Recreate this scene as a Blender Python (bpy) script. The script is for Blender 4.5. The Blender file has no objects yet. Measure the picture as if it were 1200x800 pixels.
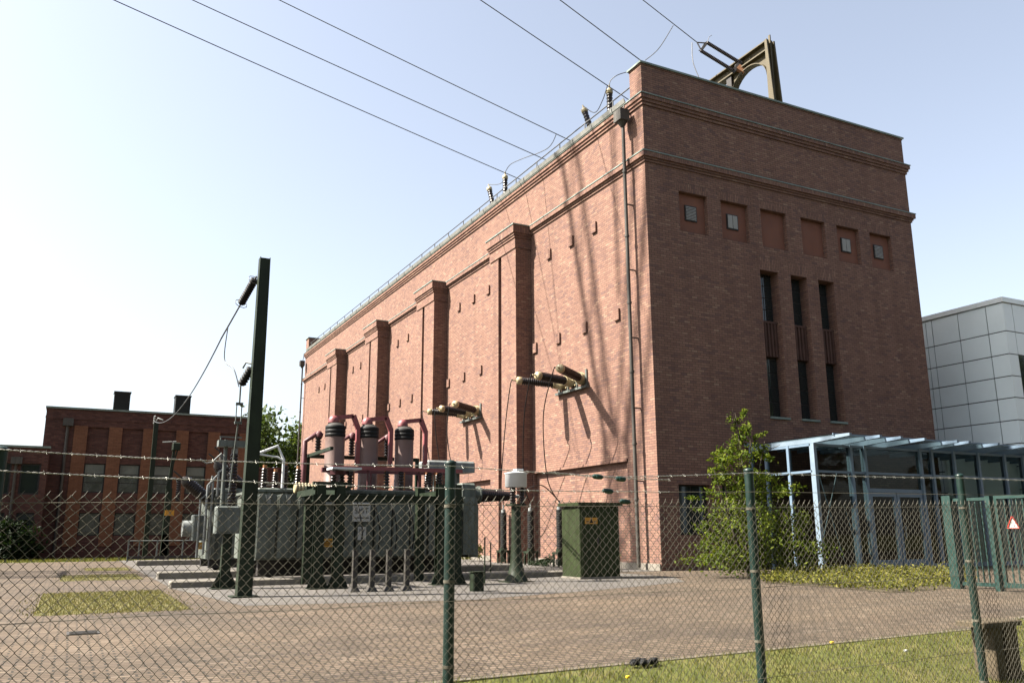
import bpy, math, random
import numpy as np
from mathutils import Vector, Matrix
random.seed(7)
PI = math.pi
S = bpy.context.scene
COL = S.collection
V = Vector

# ------------------------------------------------------------------ camera model (calibrated from the building's own edges)
CAM = V((-16.5709, -22.312, 1.15)); HD, PITCH, ROLL, FPX = 0.4708, 0.2230, -0.0043, 993.65
fw = V((math.sin(HD)*math.cos(PITCH), math.cos(HD)*math.cos(PITCH), math.sin(PITCH)))
r0 = V((math.cos(HD), -math.sin(HD), 0)); u0 = r0.cross(fw)
rt = r0*math.cos(ROLL) + u0*math.sin(ROLL); up = -r0*math.sin(ROLL) + u0*math.cos(ROLL)
def ray(x, y): return (x-600)/FPX*rt - (y-400)/FPX*up + fw
def onX(x, y, X): d = ray(x, y); return CAM + d*((X-CAM.x)/d.x)
def onY(x, y, Y): d = ray(x, y); return CAM + d*((Y-CAM.y)/d.y)

# ------------------------------------------------------------------ mesh helper
class MB:
    def __init__(s): s.v = []; s.f = []; s.sm = []; s.mi = []; s.cur = 0
    def face(s, pts, smooth=False):
        n = len(s.v); s.v += [tuple(p) for p in pts]; s.f.append(tuple(range(n, n+len(pts)))); s.sm.append(smooth); s.mi.append(s.cur)
    def box(s, x0, x1, y0, y1, z0, z1):
        n = len(s.v)
        s.v += [(x0,y0,z0),(x1,y0,z0),(x1,y1,z0),(x0,y1,z0),(x0,y0,z1),(x1,y0,z1),(x1,y1,z1),(x0,y1,z1)]
        for f in ((0,3,2,1),(4,5,6,7),(0,1,5,4),(1,2,6,5),(2,3,7,6),(3,0,4,7)):
            s.f.append(tuple(n+i for i in f)); s.sm.append(False); s.mi.append(s.cur)
        return s
    def cbox(s, x0, x1, y0, y1, z0, z1, c=.02):
        # box with chamfered vertical and top edges
        n = len(s.v)
        def ring(z, i): return [(x0+i,y0+c,z),(x0+c,y0+i,z),(x1-c,y0+i,z),(x1-i,y0+c,z),(x1-i,y1-c,z),(x1-c,y1-i,z),(x0+c,y1-i,z),(x0+i,y1-c,z)]
        rings = [ring(z0, 0), ring(z1-c, 0), [(x0+c,y0+c,z1),(x0+c,y0+c,z1),(x1-c,y0+c,z1),(x1-c,y0+c,z1),(x1-c,y1-c,z1),(x1-c,y1-c,z1),(x0+c,y1-c,z1),(x0+c,y1-c,z1)]]
        for r in rings: s.v += r
        for k in range(2):
            for i in range(8):
                j = (i+1) % 8
                s.f.append((n+k*8+i, n+k*8+j, n+k*8+8+j, n+k*8+8+i)); s.sm.append(False); s.mi.append(s.cur)
        s.f.append((n+16, n+18, n+20, n+22)); s.sm.append(False); s.mi.append(s.cur)
        s.f.append(tuple(n+i for i in range(7, -1, -1))); s.sm.append(False); s.mi.append(s.cur)
        return s
    def obox(s, p0, p1, w, h, upv=(0,0,1)):
        # beam of rectangular section from p0 to p1
        p0 = V(p0); p1 = V(p1); d = (p1-p0).normalized(); u = V(upv)
        if abs(d.dot(u)) > .98: u = V((0,1,0))
        a = d.cross(u).normalized(); b = a.cross(d).normalized(); n = len(s.v)
        for p in (p0, p1):
            for sa, sb in ((-1,-1),(1,-1),(1,1),(-1,1)): s.v.append(tuple(p + a*sa*w/2 + b*sb*h/2))
        for f in ((0,3,2,1),(4,5,6,7),(0,1,5,4),(1,2,6,5),(2,3,7,6),(3,0,4,7)):
            s.f.append(tuple(n+i for i in f)); s.sm.append(False); s.mi.append(s.cur)
        return s
    def lathe(s, p0, p1, prof, n=14, caps=True):
        # prof: (t along p0->p1 in 0..1, radius)
        p0 = V(p0); p1 = V(p1); d = p1-p0; dn = d.normalized(); u = V((0,0,1)) if abs(dn.z) < .9 else V((1,0,0))
        a = dn.cross(u).normalized(); b = dn.cross(a).normalized(); base = len(s.v)
        for t, r in prof:
            c = p0 + d*t
            for i in range(n):
                an = 2*PI*i/n; s.v.append(tuple(c + (a*math.cos(an) + b*math.sin(an))*r))
        for k in range(len(prof)-1):
            for i in range(n):
                j = (i+1) % n; q = base+k*n
                s.f.append((q+i, q+n+i, q+n+j, q+j)); s.sm.append(True); s.mi.append(s.cur)
        if caps:
            for k, rev in ((0, False), (len(prof)-1, True)):
                pts = [s.v[base+k*n+i] for i in range(n)]
                s.face(pts[::-1] if rev else pts)
        return s
    def cyl(s, p0, p1, r, r1=None, n=12): return s.lathe(p0, p1, [(0, r), (1, r if r1 is None else r1)], n)
    def tube(s, pts, r, n=5):
        pts = [V(p) for p in pts]; base = len(s.v); m = len(pts); prev = None
        for k, p in enumerate(pts):
            d = (pts[min(k+1, m-1)] - pts[max(k-1, 0)])
            d = d.normalized() if d.length > 1e-9 else V((0,0,1))
            if prev is None:
                u = V((0,0,1)) if abs(d.z) < .9 else V((1,0,0)); a = d.cross(u).normalized()
            else:
                a = prev - d*prev.dot(d); a = a.normalized()
            prev = a; b = d.cross(a); rr = r[k] if isinstance(r, (list, tuple)) else r
            for i in range(n):
                an = 2*PI*i/n; s.v.append(tuple(p + (a*math.cos(an)+b*math.sin(an))*rr))
        for k in range(m-1):
            for i in range(n):
                j = (i+1) % n; q = base+k*n
                s.f.append((q+i, q+j, q+n+j, q+n+i)); s.sm.append(True); s.mi.append(s.cur)
        s.face([s.v[base+i] for i in range(n)][::-1]); s.face([s.v[base+(m-1)*n+i] for i in range(n)])
        return s
    def ribbed(s, p0, p1, r, n, core=.62, seg=14, taper=1.0):
        prof = []
        for k in range(n):
            q = 1+(taper-1)*k/n
            prof += [(k/n, r*core*q), ((k+.3)/n, r*q), ((k+.5)/n, r*q*.98), ((k+.85)/n, r*core*q)]
        prof.append((1, r*core*taper))
        return s.lathe(p0, p1, prof, seg)
    def prism(s, poly, off):
        # polygon (list of 3D points) extruded by vector off
        off = V(off); a = [V(p) for p in poly]; b = [p+off for p in a]; n = len(a)
        s.face(a[::-1]); s.face(b)
        for i in range(n):
            j = (i+1) % n; s.face([a[i], a[j], b[j], b[i]])
        return s
    def build(s, name, mat, parent=None):
        o0 = V(parent['_o']) if parent is not None else V((0,0,0))
        me = bpy.data.meshes.new(name)
        me.from_pydata([(x-o0.x, y-o0.y, z-o0.z) for x, y, z in s.v], [], s.f)
        mats = mat if isinstance(mat, (list, tuple)) else [mat]
        for m in mats: me.materials.append(m)
        me.polygons.foreach_set('use_smooth', s.sm)
        if len(mats) > 1: me.polygons.foreach_set('material_index', s.mi)
        me.update()
        o = bpy.data.objects.new(name, me); COL.objects.link(o)
        o['_o'] = tuple(o0)
        if parent is not None: o.parent = parent
        return o
def tag(o, label, cat, group=None, kind=None):
    if label: o['label'] = label
    if cat: o['category'] = cat
    if group: o['group'] = group
    if kind: o['kind'] = kind
    return o
def struct(o): o['kind'] = 'structure'; return o
def thing(name, label, cat, loc=(0,0,0), group=None):
    o = bpy.data.objects.new(name, None); COL.objects.link(o); o.location = loc; o['_o'] = tuple(loc)
    o.empty_display_size = .2
    return tag(o, label, cat, group)
def copy_tree(o, parent=None):
    c = o.copy(); COL.objects.link(c)
    if parent is not None: c.parent = parent
    for ch in list(o.children): copy_tree(ch, c)
    return c
def dup(o, loc, label=None):
    c = copy_tree(o); c.location = loc
    if label: c['label'] = label
    return c

# ------------------------------------------------------------------ materials
def newmat(name):
    m = bpy.data.materials.new(name); m.use_nodes = True
    return m, m.node_tree, m.node_tree.nodes['Principled BSDF']
def ramp(nt, fac, stops, interp='LINEAR'):
    r = nt.nodes.new('ShaderNodeValToRGB'); r.color_ramp.interpolation = interp; e = r.color_ramp.elements
    while len(e) < len(stops): e.new(.5)
    for i, (p, c) in enumerate(stops): e[i].position = p; e[i].color = (*c, 1)
    nt.links.new(fac, r.inputs[0]); return r.outputs[0]
def noise(nt, scale, detail=4, rough=.6, vec=None):
    n = nt.nodes.new('ShaderNodeTexNoise'); n.inputs['Scale'].default_value = scale; n.inputs['Detail'].default_value = detail; n.inputs['Roughness'].default_value = rough
    if vec is not None: nt.links.new(vec, n.inputs['Vector'])
    return n.outputs['Fac']
def position(nt): return nt.nodes.new('ShaderNodeNewGeometry').outputs['Position']
def mixc(nt, fac, a, b, blend='MIX'):
    m = nt.nodes.new('ShaderNodeMix'); m.data_type = 'RGBA'; m.blend_type = blend
    for i, x in ((0, fac), (6, a), (7, b)):
        if hasattr(x, 'is_linked') or hasattr(x, 'links'): nt.links.new(x, m.inputs[i])
        else: m.inputs[i].default_value = x if i == 0 else (*x, 1)
    return m.outputs[2]
def math_(nt, op, a, b=0.0):
    m = nt.nodes.new('ShaderNodeMath'); m.operation = op
    for i, x in enumerate((a, b)):
        if hasattr(x, 'links'): nt.links.new(x, m.inputs[i])
        else: m.inputs[i].default_value = x
    return m.outputs[0]
def bump(nt, b, h, strength=.3, dist=.01):
    n = nt.nodes.new('ShaderNodeBump'); n.inputs['Strength'].default_value = strength; n.inputs['Distance'].default_value = dist
    nt.links.new(h, n.inputs['Height']); nt.links.new(n.outputs[0], b.inputs['Normal'])
ALB = .62
def mat(name, col, rough=.6, metal=0, var=.25, scale=3, spec=.3, grime=None, streak=0):
    col = tuple(x*ALB for x in col)
    if grime: grime = tuple(x*ALB for x in grime)
    m, nt, b = newmat(name); p = position(nt)
    c = ramp(nt, noise(nt, scale, 6, .65, p), [(.3, tuple(x*(1-var) for x in col)), (.7, tuple(min(1, x*(1+var)) for x in col))])
    if grime: c = mixc(nt, ramp(nt, noise(nt, scale*4, 5, .7, p), [(.55, (0,0,0)), (.72, (.7,.7,.7))]), c, grime)
    if streak:
        mp = nt.nodes.new('ShaderNodeMapping'); mp.inputs['Scale'].default_value = (7, 7, .45); nt.links.new(p, mp.inputs[0])
        c = mixc(nt, 1.0, c, ramp(nt, noise(nt, 1.0, 5, .7, mp.outputs[0]), [(.36, (1-streak, 1-streak*1.05, 1-streak*1.15)), (.6, (1,1,1))]), 'MULTIPLY')
    nt.links.new(c, b.inputs['Base Color'])
    rr = ramp(nt, noise(nt, scale*2, 3, .6, p), [(.3, (max(rough-.12,0.05),)*3), (.7, (min(rough+.12,1),)*3)]); nt.links.new(rr, b.inputs['Roughness'])
    b.inputs['Metallic'].default_value = metal; b.inputs['Specular IOR Level'].default_value = spec
    return m
def brick(name, bw=.25, bh=.083, mort=.017, cols=None, swap=False, mortar=(.062,.043,.034), stain=True):
    m, nt, b = newmat(name); g = nt.nodes.new('ShaderNodeNewGeometry'); L = nt.links
    sp = nt.nodes.new('ShaderNodeSeparateXYZ'); L.new(g.outputs['Position'], sp.inputs[0])
    sn = nt.nodes.new('ShaderNodeSeparateXYZ'); L.new(g.outputs['True Normal'], sn.inputs[0])
    ax = math_(nt, 'GREATER_THAN', math_(nt, 'ABSOLUTE', sn.outputs[0]), .5)
    az = math_(nt, 'GREATER_THAN', math_(nt, 'ABSOLUTE', sn.outputs[2]), .5)
    u = math_(nt, 'ADD', math_(nt, 'MULTIPLY', sp.outputs[1], ax), math_(nt, 'MULTIPLY', sp.outputs[0], math_(nt, 'SUBTRACT', 1.0, ax)))
    v = math_(nt, 'ADD', math_(nt, 'MULTIPLY', sp.outputs[1], az), math_(nt, 'MULTIPLY', sp.outputs[2], math_(nt, 'SUBTRACT', 1.0, az)))
    cb = nt.nodes.new('ShaderNodeCombineXYZ')
    L.new(v if swap else u, cb.inputs[0]); L.new(u if swap else v, cb.inputs[1])
    t = nt.nodes.new('ShaderNodeTexBrick'); L.new(cb.outputs[0], t.inputs['Vector'])
    t.inputs['Color1'].default_value = (0,0,0,1); t.inputs['Color2'].default_value = (1,1,1,1); t.inputs['Mortar'].default_value = (.5,.5,.5,1)
    t.inputs['Scale'].default_value = 1; t.inputs['Mortar Size'].default_value = mort/2; t.inputs['Mortar Smooth'].default_value = .3
    t.inputs['Bias'].default_value = 0; t.inputs['Brick Width'].default_value = bw; t.inputs['Row Height'].default_value = bh
    t.offset = .5; t.squash = 1
    cols = cols or [(0, (.112,.066,.058)), (.16, (.135,.074,.058)), (.4, (.155,.086,.064)), (.75, (.166,.094,.071)), (.92, (.178,.103,.076)), (.97, (.196,.120,.087)), (1, (.208,.132,.096))]
    c = ramp(nt, t.outputs['Color'], cols)
    c = mixc(nt, t.outputs['Fac'], c, mortar)
    if stain:
        nz = noise(nt, .35, 6, .62, g.outputs['Position'])
        c = mixc(nt, 1.0, c, ramp(nt, nz, [(.3, (.89,.88,.88)), (.7, (1.04,1.02,1.0))]), 'MULTIPLY')
        mp = nt.nodes.new('ShaderNodeMapping'); mp.inputs['Scale'].default_value = (1.6, 1.6, .09); L.new(g.outputs['Position'], mp.inputs[0])
        st = noise(nt, 1.0, 5, .7, mp.outputs[0])
        c = mixc(nt, 1.0, c, ramp(nt, st, [(.32, (.86,.845,.84)), (.55, (1,1,1))]), 'MULTIPLY')
    L.new(c, b.inputs['Base Color']); b.inputs['Roughness'].default_value = .88; b.inputs['Specular IOR Level'].default_value = .2
    inv = math_(nt, 'SUBTRACT', 1.0, t.outputs['Fac']); bump(nt, b, inv, .35, .006)
    return m
M = {}
M['brick'] = brick('red_brick')
M['soldier'] = brick('soldier_brick', swap=True)
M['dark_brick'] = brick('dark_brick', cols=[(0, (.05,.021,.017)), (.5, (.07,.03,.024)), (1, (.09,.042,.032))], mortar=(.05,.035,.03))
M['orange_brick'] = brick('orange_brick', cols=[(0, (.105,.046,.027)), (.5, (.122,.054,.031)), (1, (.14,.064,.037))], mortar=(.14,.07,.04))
M['infill'] = mat('brick_infill_panel', (.21,.09,.06), .9, var=.15, scale=2)
M['copper'] = mat('weathered_copper_flashing', (.20,.25,.22), .6, .1, .3, 2, .4)
M['zinc'] = mat('zinc_gutter', (.25,.25,.23), .55, .2, .2, 3, .4)
M['pipe'] = mat('weathered_downpipe', (.085,.078,.068), .6, .1, .25, 3, .3, streak=.3)
M['spandrel'] = mat('dull_brown_spandrel', (.10,.052,.040), .9, var=.2, scale=3)
M['dullpane'] = mat('dull_window_pane', (.075,.08,.065), .25, 0, .3, 1.2, .5)
M['greymetal'] = mat('grey_painted_steel', (.145,.165,.155), .55, 0, .18, 2.5, .3, grime=(.09,.08,.065), streak=.3)
M['tank'] = mat('transformer_grey_paint', (.150,.172,.152), .55, 0, .22, 2.5, .3, grime=(.07,.062,.048), streak=.45)
M['darkgrey'] = mat('dark_grey_steel', (.055,.05,.045), .6, 0, .2, 4, .2)
M['lightgrey'] = mat('light_grey_steel', (.27,.29,.285), .55, 0, .15, 3, .3, streak=.3)
M['green'] = mat('dark_green_steel', (.016,.026,.013), .55, 0, .3, 3, .2, streak=.3)
M['postgreen'] = mat('green_coated_post', (.005,.021,.016), .45, 0, .12, 6, .3)
M['olive'] = mat('olive_cabinet_paint', (.032,.044,.017), .6, 0, .18, 2, .15, streak=.3)
M['olivesteel'] = mat('olive_brown_steel', (.085,.066,.030), .6, 0, .25, 2.5, .3)
M['red'] = mat('dull_red_busbar_paint', (.25,.065,.068), .5, 0, .2, 4, .4)
M['reddark'] = mat('faded_dark_red_paint', (.115,.035,.040), .55, 0, .25, 4, .3)
M['brown'] = mat('brown_glazed_porcelain', (.016,.008,.006), .3, 0, .2, 6, .3)
M['coil'] = mat('grey_mauve_column_paint', (.165,.105,.090), .55, 0, .14, 3, .3)
M['black'] = mat('black_rubber', (.012,.012,.012), .6, 0, .2, 6, .15)
M['cream'] = mat('cream_painted_cap', (.44,.36,.21), .45, 0, .15, 6, .4)
M['white'] = mat('white_painted_steel', (.72,.74,.75), .4, 0, .08, 4, .4)
M['concrete'] = mat('pale_concrete', (.22,.20,.17), .9, 0, .22, 2, .2, grime=(.22,.20,.16))
M['roof'] = mat('roof_felt', (.07,.07,.07), .9, 0, .2, 1, .2)
M['wire'] = mat('weathered_aluminium_wire', (.12,.12,.12), .5, .6, .1, 3, .4)
M['galv'] = mat('galvanised_wire', (.48,.47,.43), .38, .75, .12, 8, .5)
M['mesh'] = mat('chain_link_wire', (.125,.115,.09), .6, 0, .3, 9, .15)
M['blue'] = mat('blue_grey_steel', (.15,.215,.29), .42, 0, .12, 2, .45)
M['litblue'] = mat('sunlit_blue_steel', (.19,.25,.31), .42, 0, .1, 2, .4)  # paler copy of the blue steel, sunlight on the corner put into its colour
M['gategreen'] = mat('gate_green_steel', (.004,.032,.025), .5, 0, .15, 4, .45)
M['panel'] = mat('pale_cladding_panel', (1.05,1.17,1.17), .5, 0, .05, .6, .4)
M['panelwarm'] = mat('warm_cladding_panel', (1.0,1.06,1.04), .5, 0, .05, .6, .4)
M['seamkerb'] = mat('dark_kerb_stone', (.13,.11,.085), .95, 0, .3, 4, .2)
M['seam'] = mat('dark_seam', (.03,.032,.034), .8)
M['yellow'] = mat('yellow_warning_plate', (.55,.27,.03), .5, 0, .1, 5)
M['signwhite'] = mat('white_sign_plate', (.5,.5,.47), .5, 0, .06, 5)
M['signred'] = mat('red_sign_paint', (.55,.06,.04), .5, 0, .06, 5)
M['ink'] = mat('black_lettering', (.01,.01,.01), .6)
M['wood'] = mat('weathered_wood', (.09,.07,.045), .85, 0, .35, 7, .2)
M['brasstag'] = mat('copper_terminal', (.42,.20,.10), .4, .5, .2, 5)
M['shutter'] = mat('grey_roller_blind', (.16,.17,.145), .6, 0, .3, 1.5)
M['frame'] = mat('dark_window_frame', (.035,.030,.028), .6)
M['vent'] = mat('aluminium_vent_louvre', (.33,.32,.29), .55, .2, .12, 3)
def glass(name, col, rough=.06):
    m, nt, b = newmat(name); b.inputs['Base Color'].default_value = (*col, 1); b.inputs['Roughness'].default_value = rough; b.inputs['Specular IOR Level'].default_value = .5
    bump(nt, b, noise(nt, .9, 2, .5, position(nt)), .04, .05); return m
M['glass'] = glass('dark_window_glass', (.014,.018,.018))
def clearglass():
    m, nt, b = newmat('annex_glazing'); nt.nodes.remove(b); out = nt.nodes['Material Output']
    tr = nt.nodes.new('ShaderNodeBsdfTransparent'); tr.inputs[0].default_value = (.60,.63,.61,1)
    gl = nt.nodes.new('ShaderNodeBsdfGlossy'); gl.inputs['Roughness'].default_value = .03; gl.inputs[0].default_value = (.85,.9,.92,1)
    lw = nt.nodes.new('ShaderNodeLayerWeight'); lw.inputs[0].default_value = .5; pw = math_(nt, 'POWER', lw.outputs['Facing'], 5.0); fac = math_(nt, 'ADD', math_(nt, 'MULTIPLY', pw, .4), .012)
    mx = nt.nodes.new('ShaderNodeMixShader'); L = nt.links
    L.new(fac, mx.inputs[0]); L.new(tr.outputs[0], mx.inputs[1]); L.new(gl.outputs[0], mx.inputs[2]); L.new(mx.outputs[0], out.inputs[0]); return m
M['clear'] = clearglass()
def leafmat(name, stops, trans=.35):
    m, nt, b = newmat(name); out = nt.nodes['Material Output']; g = nt.nodes.new('ShaderNodeNewGeometry')
    c = ramp(nt, g.outputs['Random Per Island'], stops)
    nt.links.new(c, b.inputs['Base Color']); b.inputs['Roughness'].default_value = .65; b.inputs['Specular IOR Level'].default_value = .12
    t = nt.nodes.new('ShaderNodeBsdfTranslucent'); nt.links.new(mixc(nt, 1.0, c, (1.25,1.3,.6), 'MULTIPLY'), t.inputs[0])
    mx = nt.nodes.new('ShaderNodeMixShader'); mx.inputs[0].default_value = trans
    nt.links.new(b.outputs[0], mx.inputs[1]); nt.links.new(t.outputs[0], mx.inputs[2]); nt.links.new(mx.outputs[0], out.inputs[0]); return m
M['leaf'] = leafmat('shrub_tree_leaves', [(0, (.022,.040,.004)), (.5, (.058,.082,.007)), (1, (.105,.122,.012))])
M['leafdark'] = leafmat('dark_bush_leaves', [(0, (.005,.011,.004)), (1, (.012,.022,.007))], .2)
M['leaffar'] = leafmat('far_tree_leaves', [(0, (.025,.042,.012)), (1, (.06,.08,.024))], .3)
M['leafyellow'] = leafmat('yellow_green_ground_cover', [(0, (.042,.048,.008)), (.5, (.08,.080,.014)), (1, (.125,.112,.022))], .3)
M['blade'] = leafmat('grass_blades', [(0, (.035,.050,.010)), (.4, (.068,.075,.015)), (.75, (.098,.092,.024)), (1, (.15,.12,.05))], .3)
M['dryblade'] = leafmat('dry_grass_blades', [(0, (.04,.048,.012)), (.4, (.075,.072,.022)), (.75, (.11,.092,.04)), (1, (.15,.115,.06))], .3)
M['bark'] = mat('bark', (.10,.08,.06), .9, 0, .3, 6, .2)

def ground_mat(name, stops, sc, big=None, bs=.5):
    m, nt, b = newmat(name); p = position(nt)
    c = ramp(nt, noise(nt, sc, 8, .7, p), stops)
    if big: c = mixc(nt, 1.0, c, ramp(nt, noise(nt, big, 5, .6, p), [(.3, (.72,.72,.74)), (.7, (1.1,1.08,1.05))]), 'MULTIPLY')
    c = mixc(nt, 1.0, c, (.62,.62,.62), 'MULTIPLY'); nt.links.new(c, b.inputs['Base Color']); b.inputs['Roughness'].default_value = .95; b.inputs['Specular IOR Level'].default_value = .15
    bump(nt, b, noise(nt, sc*3, 6, .7, p), bs, .02); return m
M['drygrass'] = ground_mat('dry_grass_ground', [(.28, (.06,.065,.022)), (.5, (.13,.12,.045)), (.68, (.20,.165,.085)), (.8, (.24,.19,.12))], 5, .9)
M['grassground'] = ground_mat('grass_ground', [(.28, (.05,.065,.018)), (.5, (.11,.12,.03)), (.68, (.17,.15,.06)), (.8, (.20,.16,.09))], 2.2, .5)
def gravelmat():
    m, nt, b = newmat('gravel'); p = position(nt)
    vo = nt.nodes.new('ShaderNodeTexVoronoi'); vo.inputs['Scale'].default_value = 28; nt.links.new(p, vo.inputs['Vector'])
    sc = nt.nodes.new('ShaderNodeSeparateColor'); nt.links.new(vo.outputs['Color'], sc.inputs[0])
    c = ramp(nt, sc.outputs[0], [(0, (.028,.025,.022)), (.5, (.050,.045,.040)), (.85, (.078,.069,.060)), (1, (.125,.112,.10))])
    c = mixc(nt, 1.0, c, ramp(nt, noise(nt, .8, 5, .6, p), [(.3, (.7,.7,.72)), (.7, (1.1,1.07,1.02))]), 'MULTIPLY')
    nt.links.new(c, b.inputs['Base Color']); b.inputs['Roughness'].default_value = .95; bump(nt, b, vo.outputs['Distance'], .8, .02); return m
M['gravel'] = gravelmat()
def pavemat():
    m, nt, b = newmat('brick_paving'); p = position(nt); L = nt.links
    t = nt.nodes.new('ShaderNodeTexBrick'); L.new(p, t.inputs['Vector'])
    t.inputs['Color1'].default_value = (0,0,0,1); t.inputs['Color2'].default_value = (1,1,1,1)
    t.inputs['Scale'].default_value = 1; t.inputs['Mortar Size'].default_value = .013; t.inputs['Mortar Smooth'].default_value = .4; t.inputs['Brick Width'].default_value = .21; t.inputs['Row Height'].default_value = .105
    c = ramp(nt, t.outputs['Color'], [(0, (.054,.041,.029)), (.4, (.073,.055,.039)), (.8, (.083,.063,.046)), (1, (.103,.082,.062))])
    c = mixc(nt, t.outputs['Fac'], c, (.017,.014,.010))
    c = mixc(nt, 1.0, c, ramp(nt, noise(nt, .32, 6, .65, p), [(.32, (.66,.66,.68)), (.5, (.96,.95,.94)), (.7, (1.12,1.08,1.03))]), 'MULTIPLY')
    mp = nt.nodes.new('ShaderNodeMapping'); mp.inputs['Scale'].default_value = (.12, .9, 1); L.new(p, mp.inputs[0])
    c = mixc(nt, 1.0, c, ramp(nt, noise(nt, 1.0, 5, .6, mp.outputs[0]), [(.35, (.76,.75,.76)), (.58, (1.05,1.03,1.0))]), 'MULTIPLY')
    L.new(c, b.inputs['Base Color']); b.inputs['Roughness'].default_value = .9; b.inputs['Specular IOR Level'].default_value = .2
    bump(nt, b, math_(nt, 'SUBTRACT', 1.0, t.outputs['Fac']), .6, .008); return m
M['pave'] = pavemat()
M['soil'] = ground_mat('plant_bed_soil', [(.3, (.05,.04,.025)), (.7, (.10,.08,.05))], 4)
M['asphalt'] = ground_mat('asphalt', [(.3, (.05,.05,.05)), (.7, (.075,.073,.07))], 6)
M['flower'] = mat('dandelion_yellow', (.9,.6,.02), .6)

# ------------------------------------------------------------------ ground
def hz(y):           # ground height: the yard is level, the verge dips towards the fence
    if y > -15.6: return 0
    if y < -19: return -.5
    if y > -17.4: t = (-15.6-y)/1.8; return -.42*t*t*(3-2*t)
    return -.42 - .08*(-17.4-y)/1.6
g = MB(); ys = [400, 60, 24, 0, -14] + [-15.6-.2*i for i in range(18)] + [-30, -80, -400]; xs = [-400, -60, -30, -18, -10, 0, 20, 60, 400]
for i in range(len(ys)-1):
    for j in range(len(xs)-1):
        y0, y1 = ys[i+1], ys[i]
        g.face([(xs[j],y0,hz(y0)),(xs[j+1],y0,hz(y0)),(xs[j+1],y1,hz(y1)),(xs[j],y1,hz(y1))], True)
struct(g.build('ground', M['grassground']))
rd = MB(); rd.face([(-200,-36,-.47),(200,-36,-.47),(200,-25.5,-.47),(-200,-25.5,-.47)]); struct(rd.build('unseen_road', M['asphalt']))  # unseen dark strip of asphalt, added to cut ground bounce onto the gable
LAWN = [(-30,-15.72),(-14.6,-15.70),(-13.65,-15.62),(-10,-15.42),(-6.7,-15.2),(-4.6,-14.52),(-2.5,-13.8),(-.6,-13.2)]
def lawn_y(x):
    for (x0,y0),(x1,y1) in zip(LAWN, LAWN[1:]):
        if x0 <= x <= x1: return y0+(y1-y0)*(x-x0)/(x1-x0)
    return -13.2
p = MB(); pl = LAWN
for (x0,y0),(x1,y1) in zip(pl, pl[1:]): p.face([(x0,y0,.004),(x1,y1,.004),(x1,22,.004),(x0,22,.004)])
p.face([(-.6,-13.2,.004),(40,-13.2,.004),(40,22,.004),(-.6,22,.004)])
for y0, y1 in zip([-25.6,-19,-18.6,-18.2,-17.8,-17.4,-17,-16.6,-16.2,-15.6], [-19,-18.6,-18.2,-17.8,-17.4,-17,-16.6,-16.2,-15.6,-13.2]):
    p.face([(-.6,y0,hz(y0)+.006),(40,y0,hz(y0)+.006),(40,y1,hz(y1)+.006 if y1 < -14 else .004),(-.6,y1,hz(y1)+.006 if y1 < -14 else .004)])
struct(p.build('paved_yard', M['pave']))
k = MB()
for (x0,y0),(x1,y1) in zip(pl[1:], pl[2:]): k.prism([(x0,y0-.06,-.1),(x1,y1-.06,-.1),(x1,y1+.03,-.1),(x0,y0+.03,-.1)], (0,0,.109))
struct(k.build('kerb', M['seamkerb']))
gb = MB(); gv = [(-13.9,-7.2),(-10,-7.9),(-7,-6.9),(-5.5,-6.3),(-3.2,-5.2),(-2.0,-3.2),(-2.0,0),(0.05,0.02),(0.05,24),(-14.45,24),(-14.45,-1.7)]
gb.face([(x,y,.010) for x,y in gv]); struct(gb.build('gravel_bed', M['gravel']))
gp = MB()
def patch(x0,x1,y0,y1,seed):
    rnd = random.Random(seed); n = 60; top=[]; bot=[]
    for i in range(n+1):
        x = x0+(x1-x0)*i/n; bot.append((x, y0+rnd.uniform(-.10,.22)+.12*math.sin(x*5), .009)); top.append((x, y1+rnd.uniform(-.3,.2), .009))
    for i in range(n): gp.face([bot[i],bot[i+1],top[i+1],top[i]])
PATCHES = [(-16.95,-14.75,-7.55,-2.0),(-16.7,-14.7,3.2,6.9),(-16.0,-14.6,10,13)]
for i, q in enumerate(PATCHES): patch(*q, i)
struct(gp.build('grass_patch_ground', M['drygrass']))

def blades(name, n, sampler, h0, h1, w, label, mt='blade'):
    b = MB(); rnd = random.Random(n)
    for _ in range(n):
        x, y, z = sampler(rnd); a = rnd.uniform(0, 2*PI); h = rnd.uniform(h0, h1); l = rnd.uniform(0, .7)*h; la = rnd.uniform(0, 2*PI)
        dx, dy = math.cos(a)*w/2, math.sin(a)*w/2
        b.face([(x-dx,y-dy,z-.005),(x+dx,y+dy,z-.005),(x+math.cos(la)*l,y+math.sin(la)*l,z+h)])
    return tag(b.build(name, M[mt]), label, 'grass', kind='stuff')
def lawn_s(r):
    x = r.uniform(-14.6,-.8); t = r.random()**.8; yt = lawn_y(x)-.03; y = yt - t*(yt+17.6); return x, y, hz(y)
blades('lawn', 60000, lawn_s, .025, .065, .007, 'mown green grass verge along the near side of the fence yard')
def patch_s(r):
    q = PATCHES[0] if r.random() < .72 else PATCHES[1 if r.random() < .7 else 2]; g_ = .16 if r.random() < .35 else 0; return r.uniform(q[0],q[1])+r.gauss(0,g_), r.uniform(q[2],q[3])+r.gauss(0,g_*1.8), .009
blades('grass_patch', 16000, patch_s, .012, .04, .014, 'rectangular patches of sun bleached grass in the paving left of the steel pole', 'dryblade')
def far_s(r): return r.uniform(-20,-6), r.uniform(22.2, 28.4), 0
blades('far_grass', 9000, far_s, .05, .12, .05, 'strip of bright grass in front of the far brick building')

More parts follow.
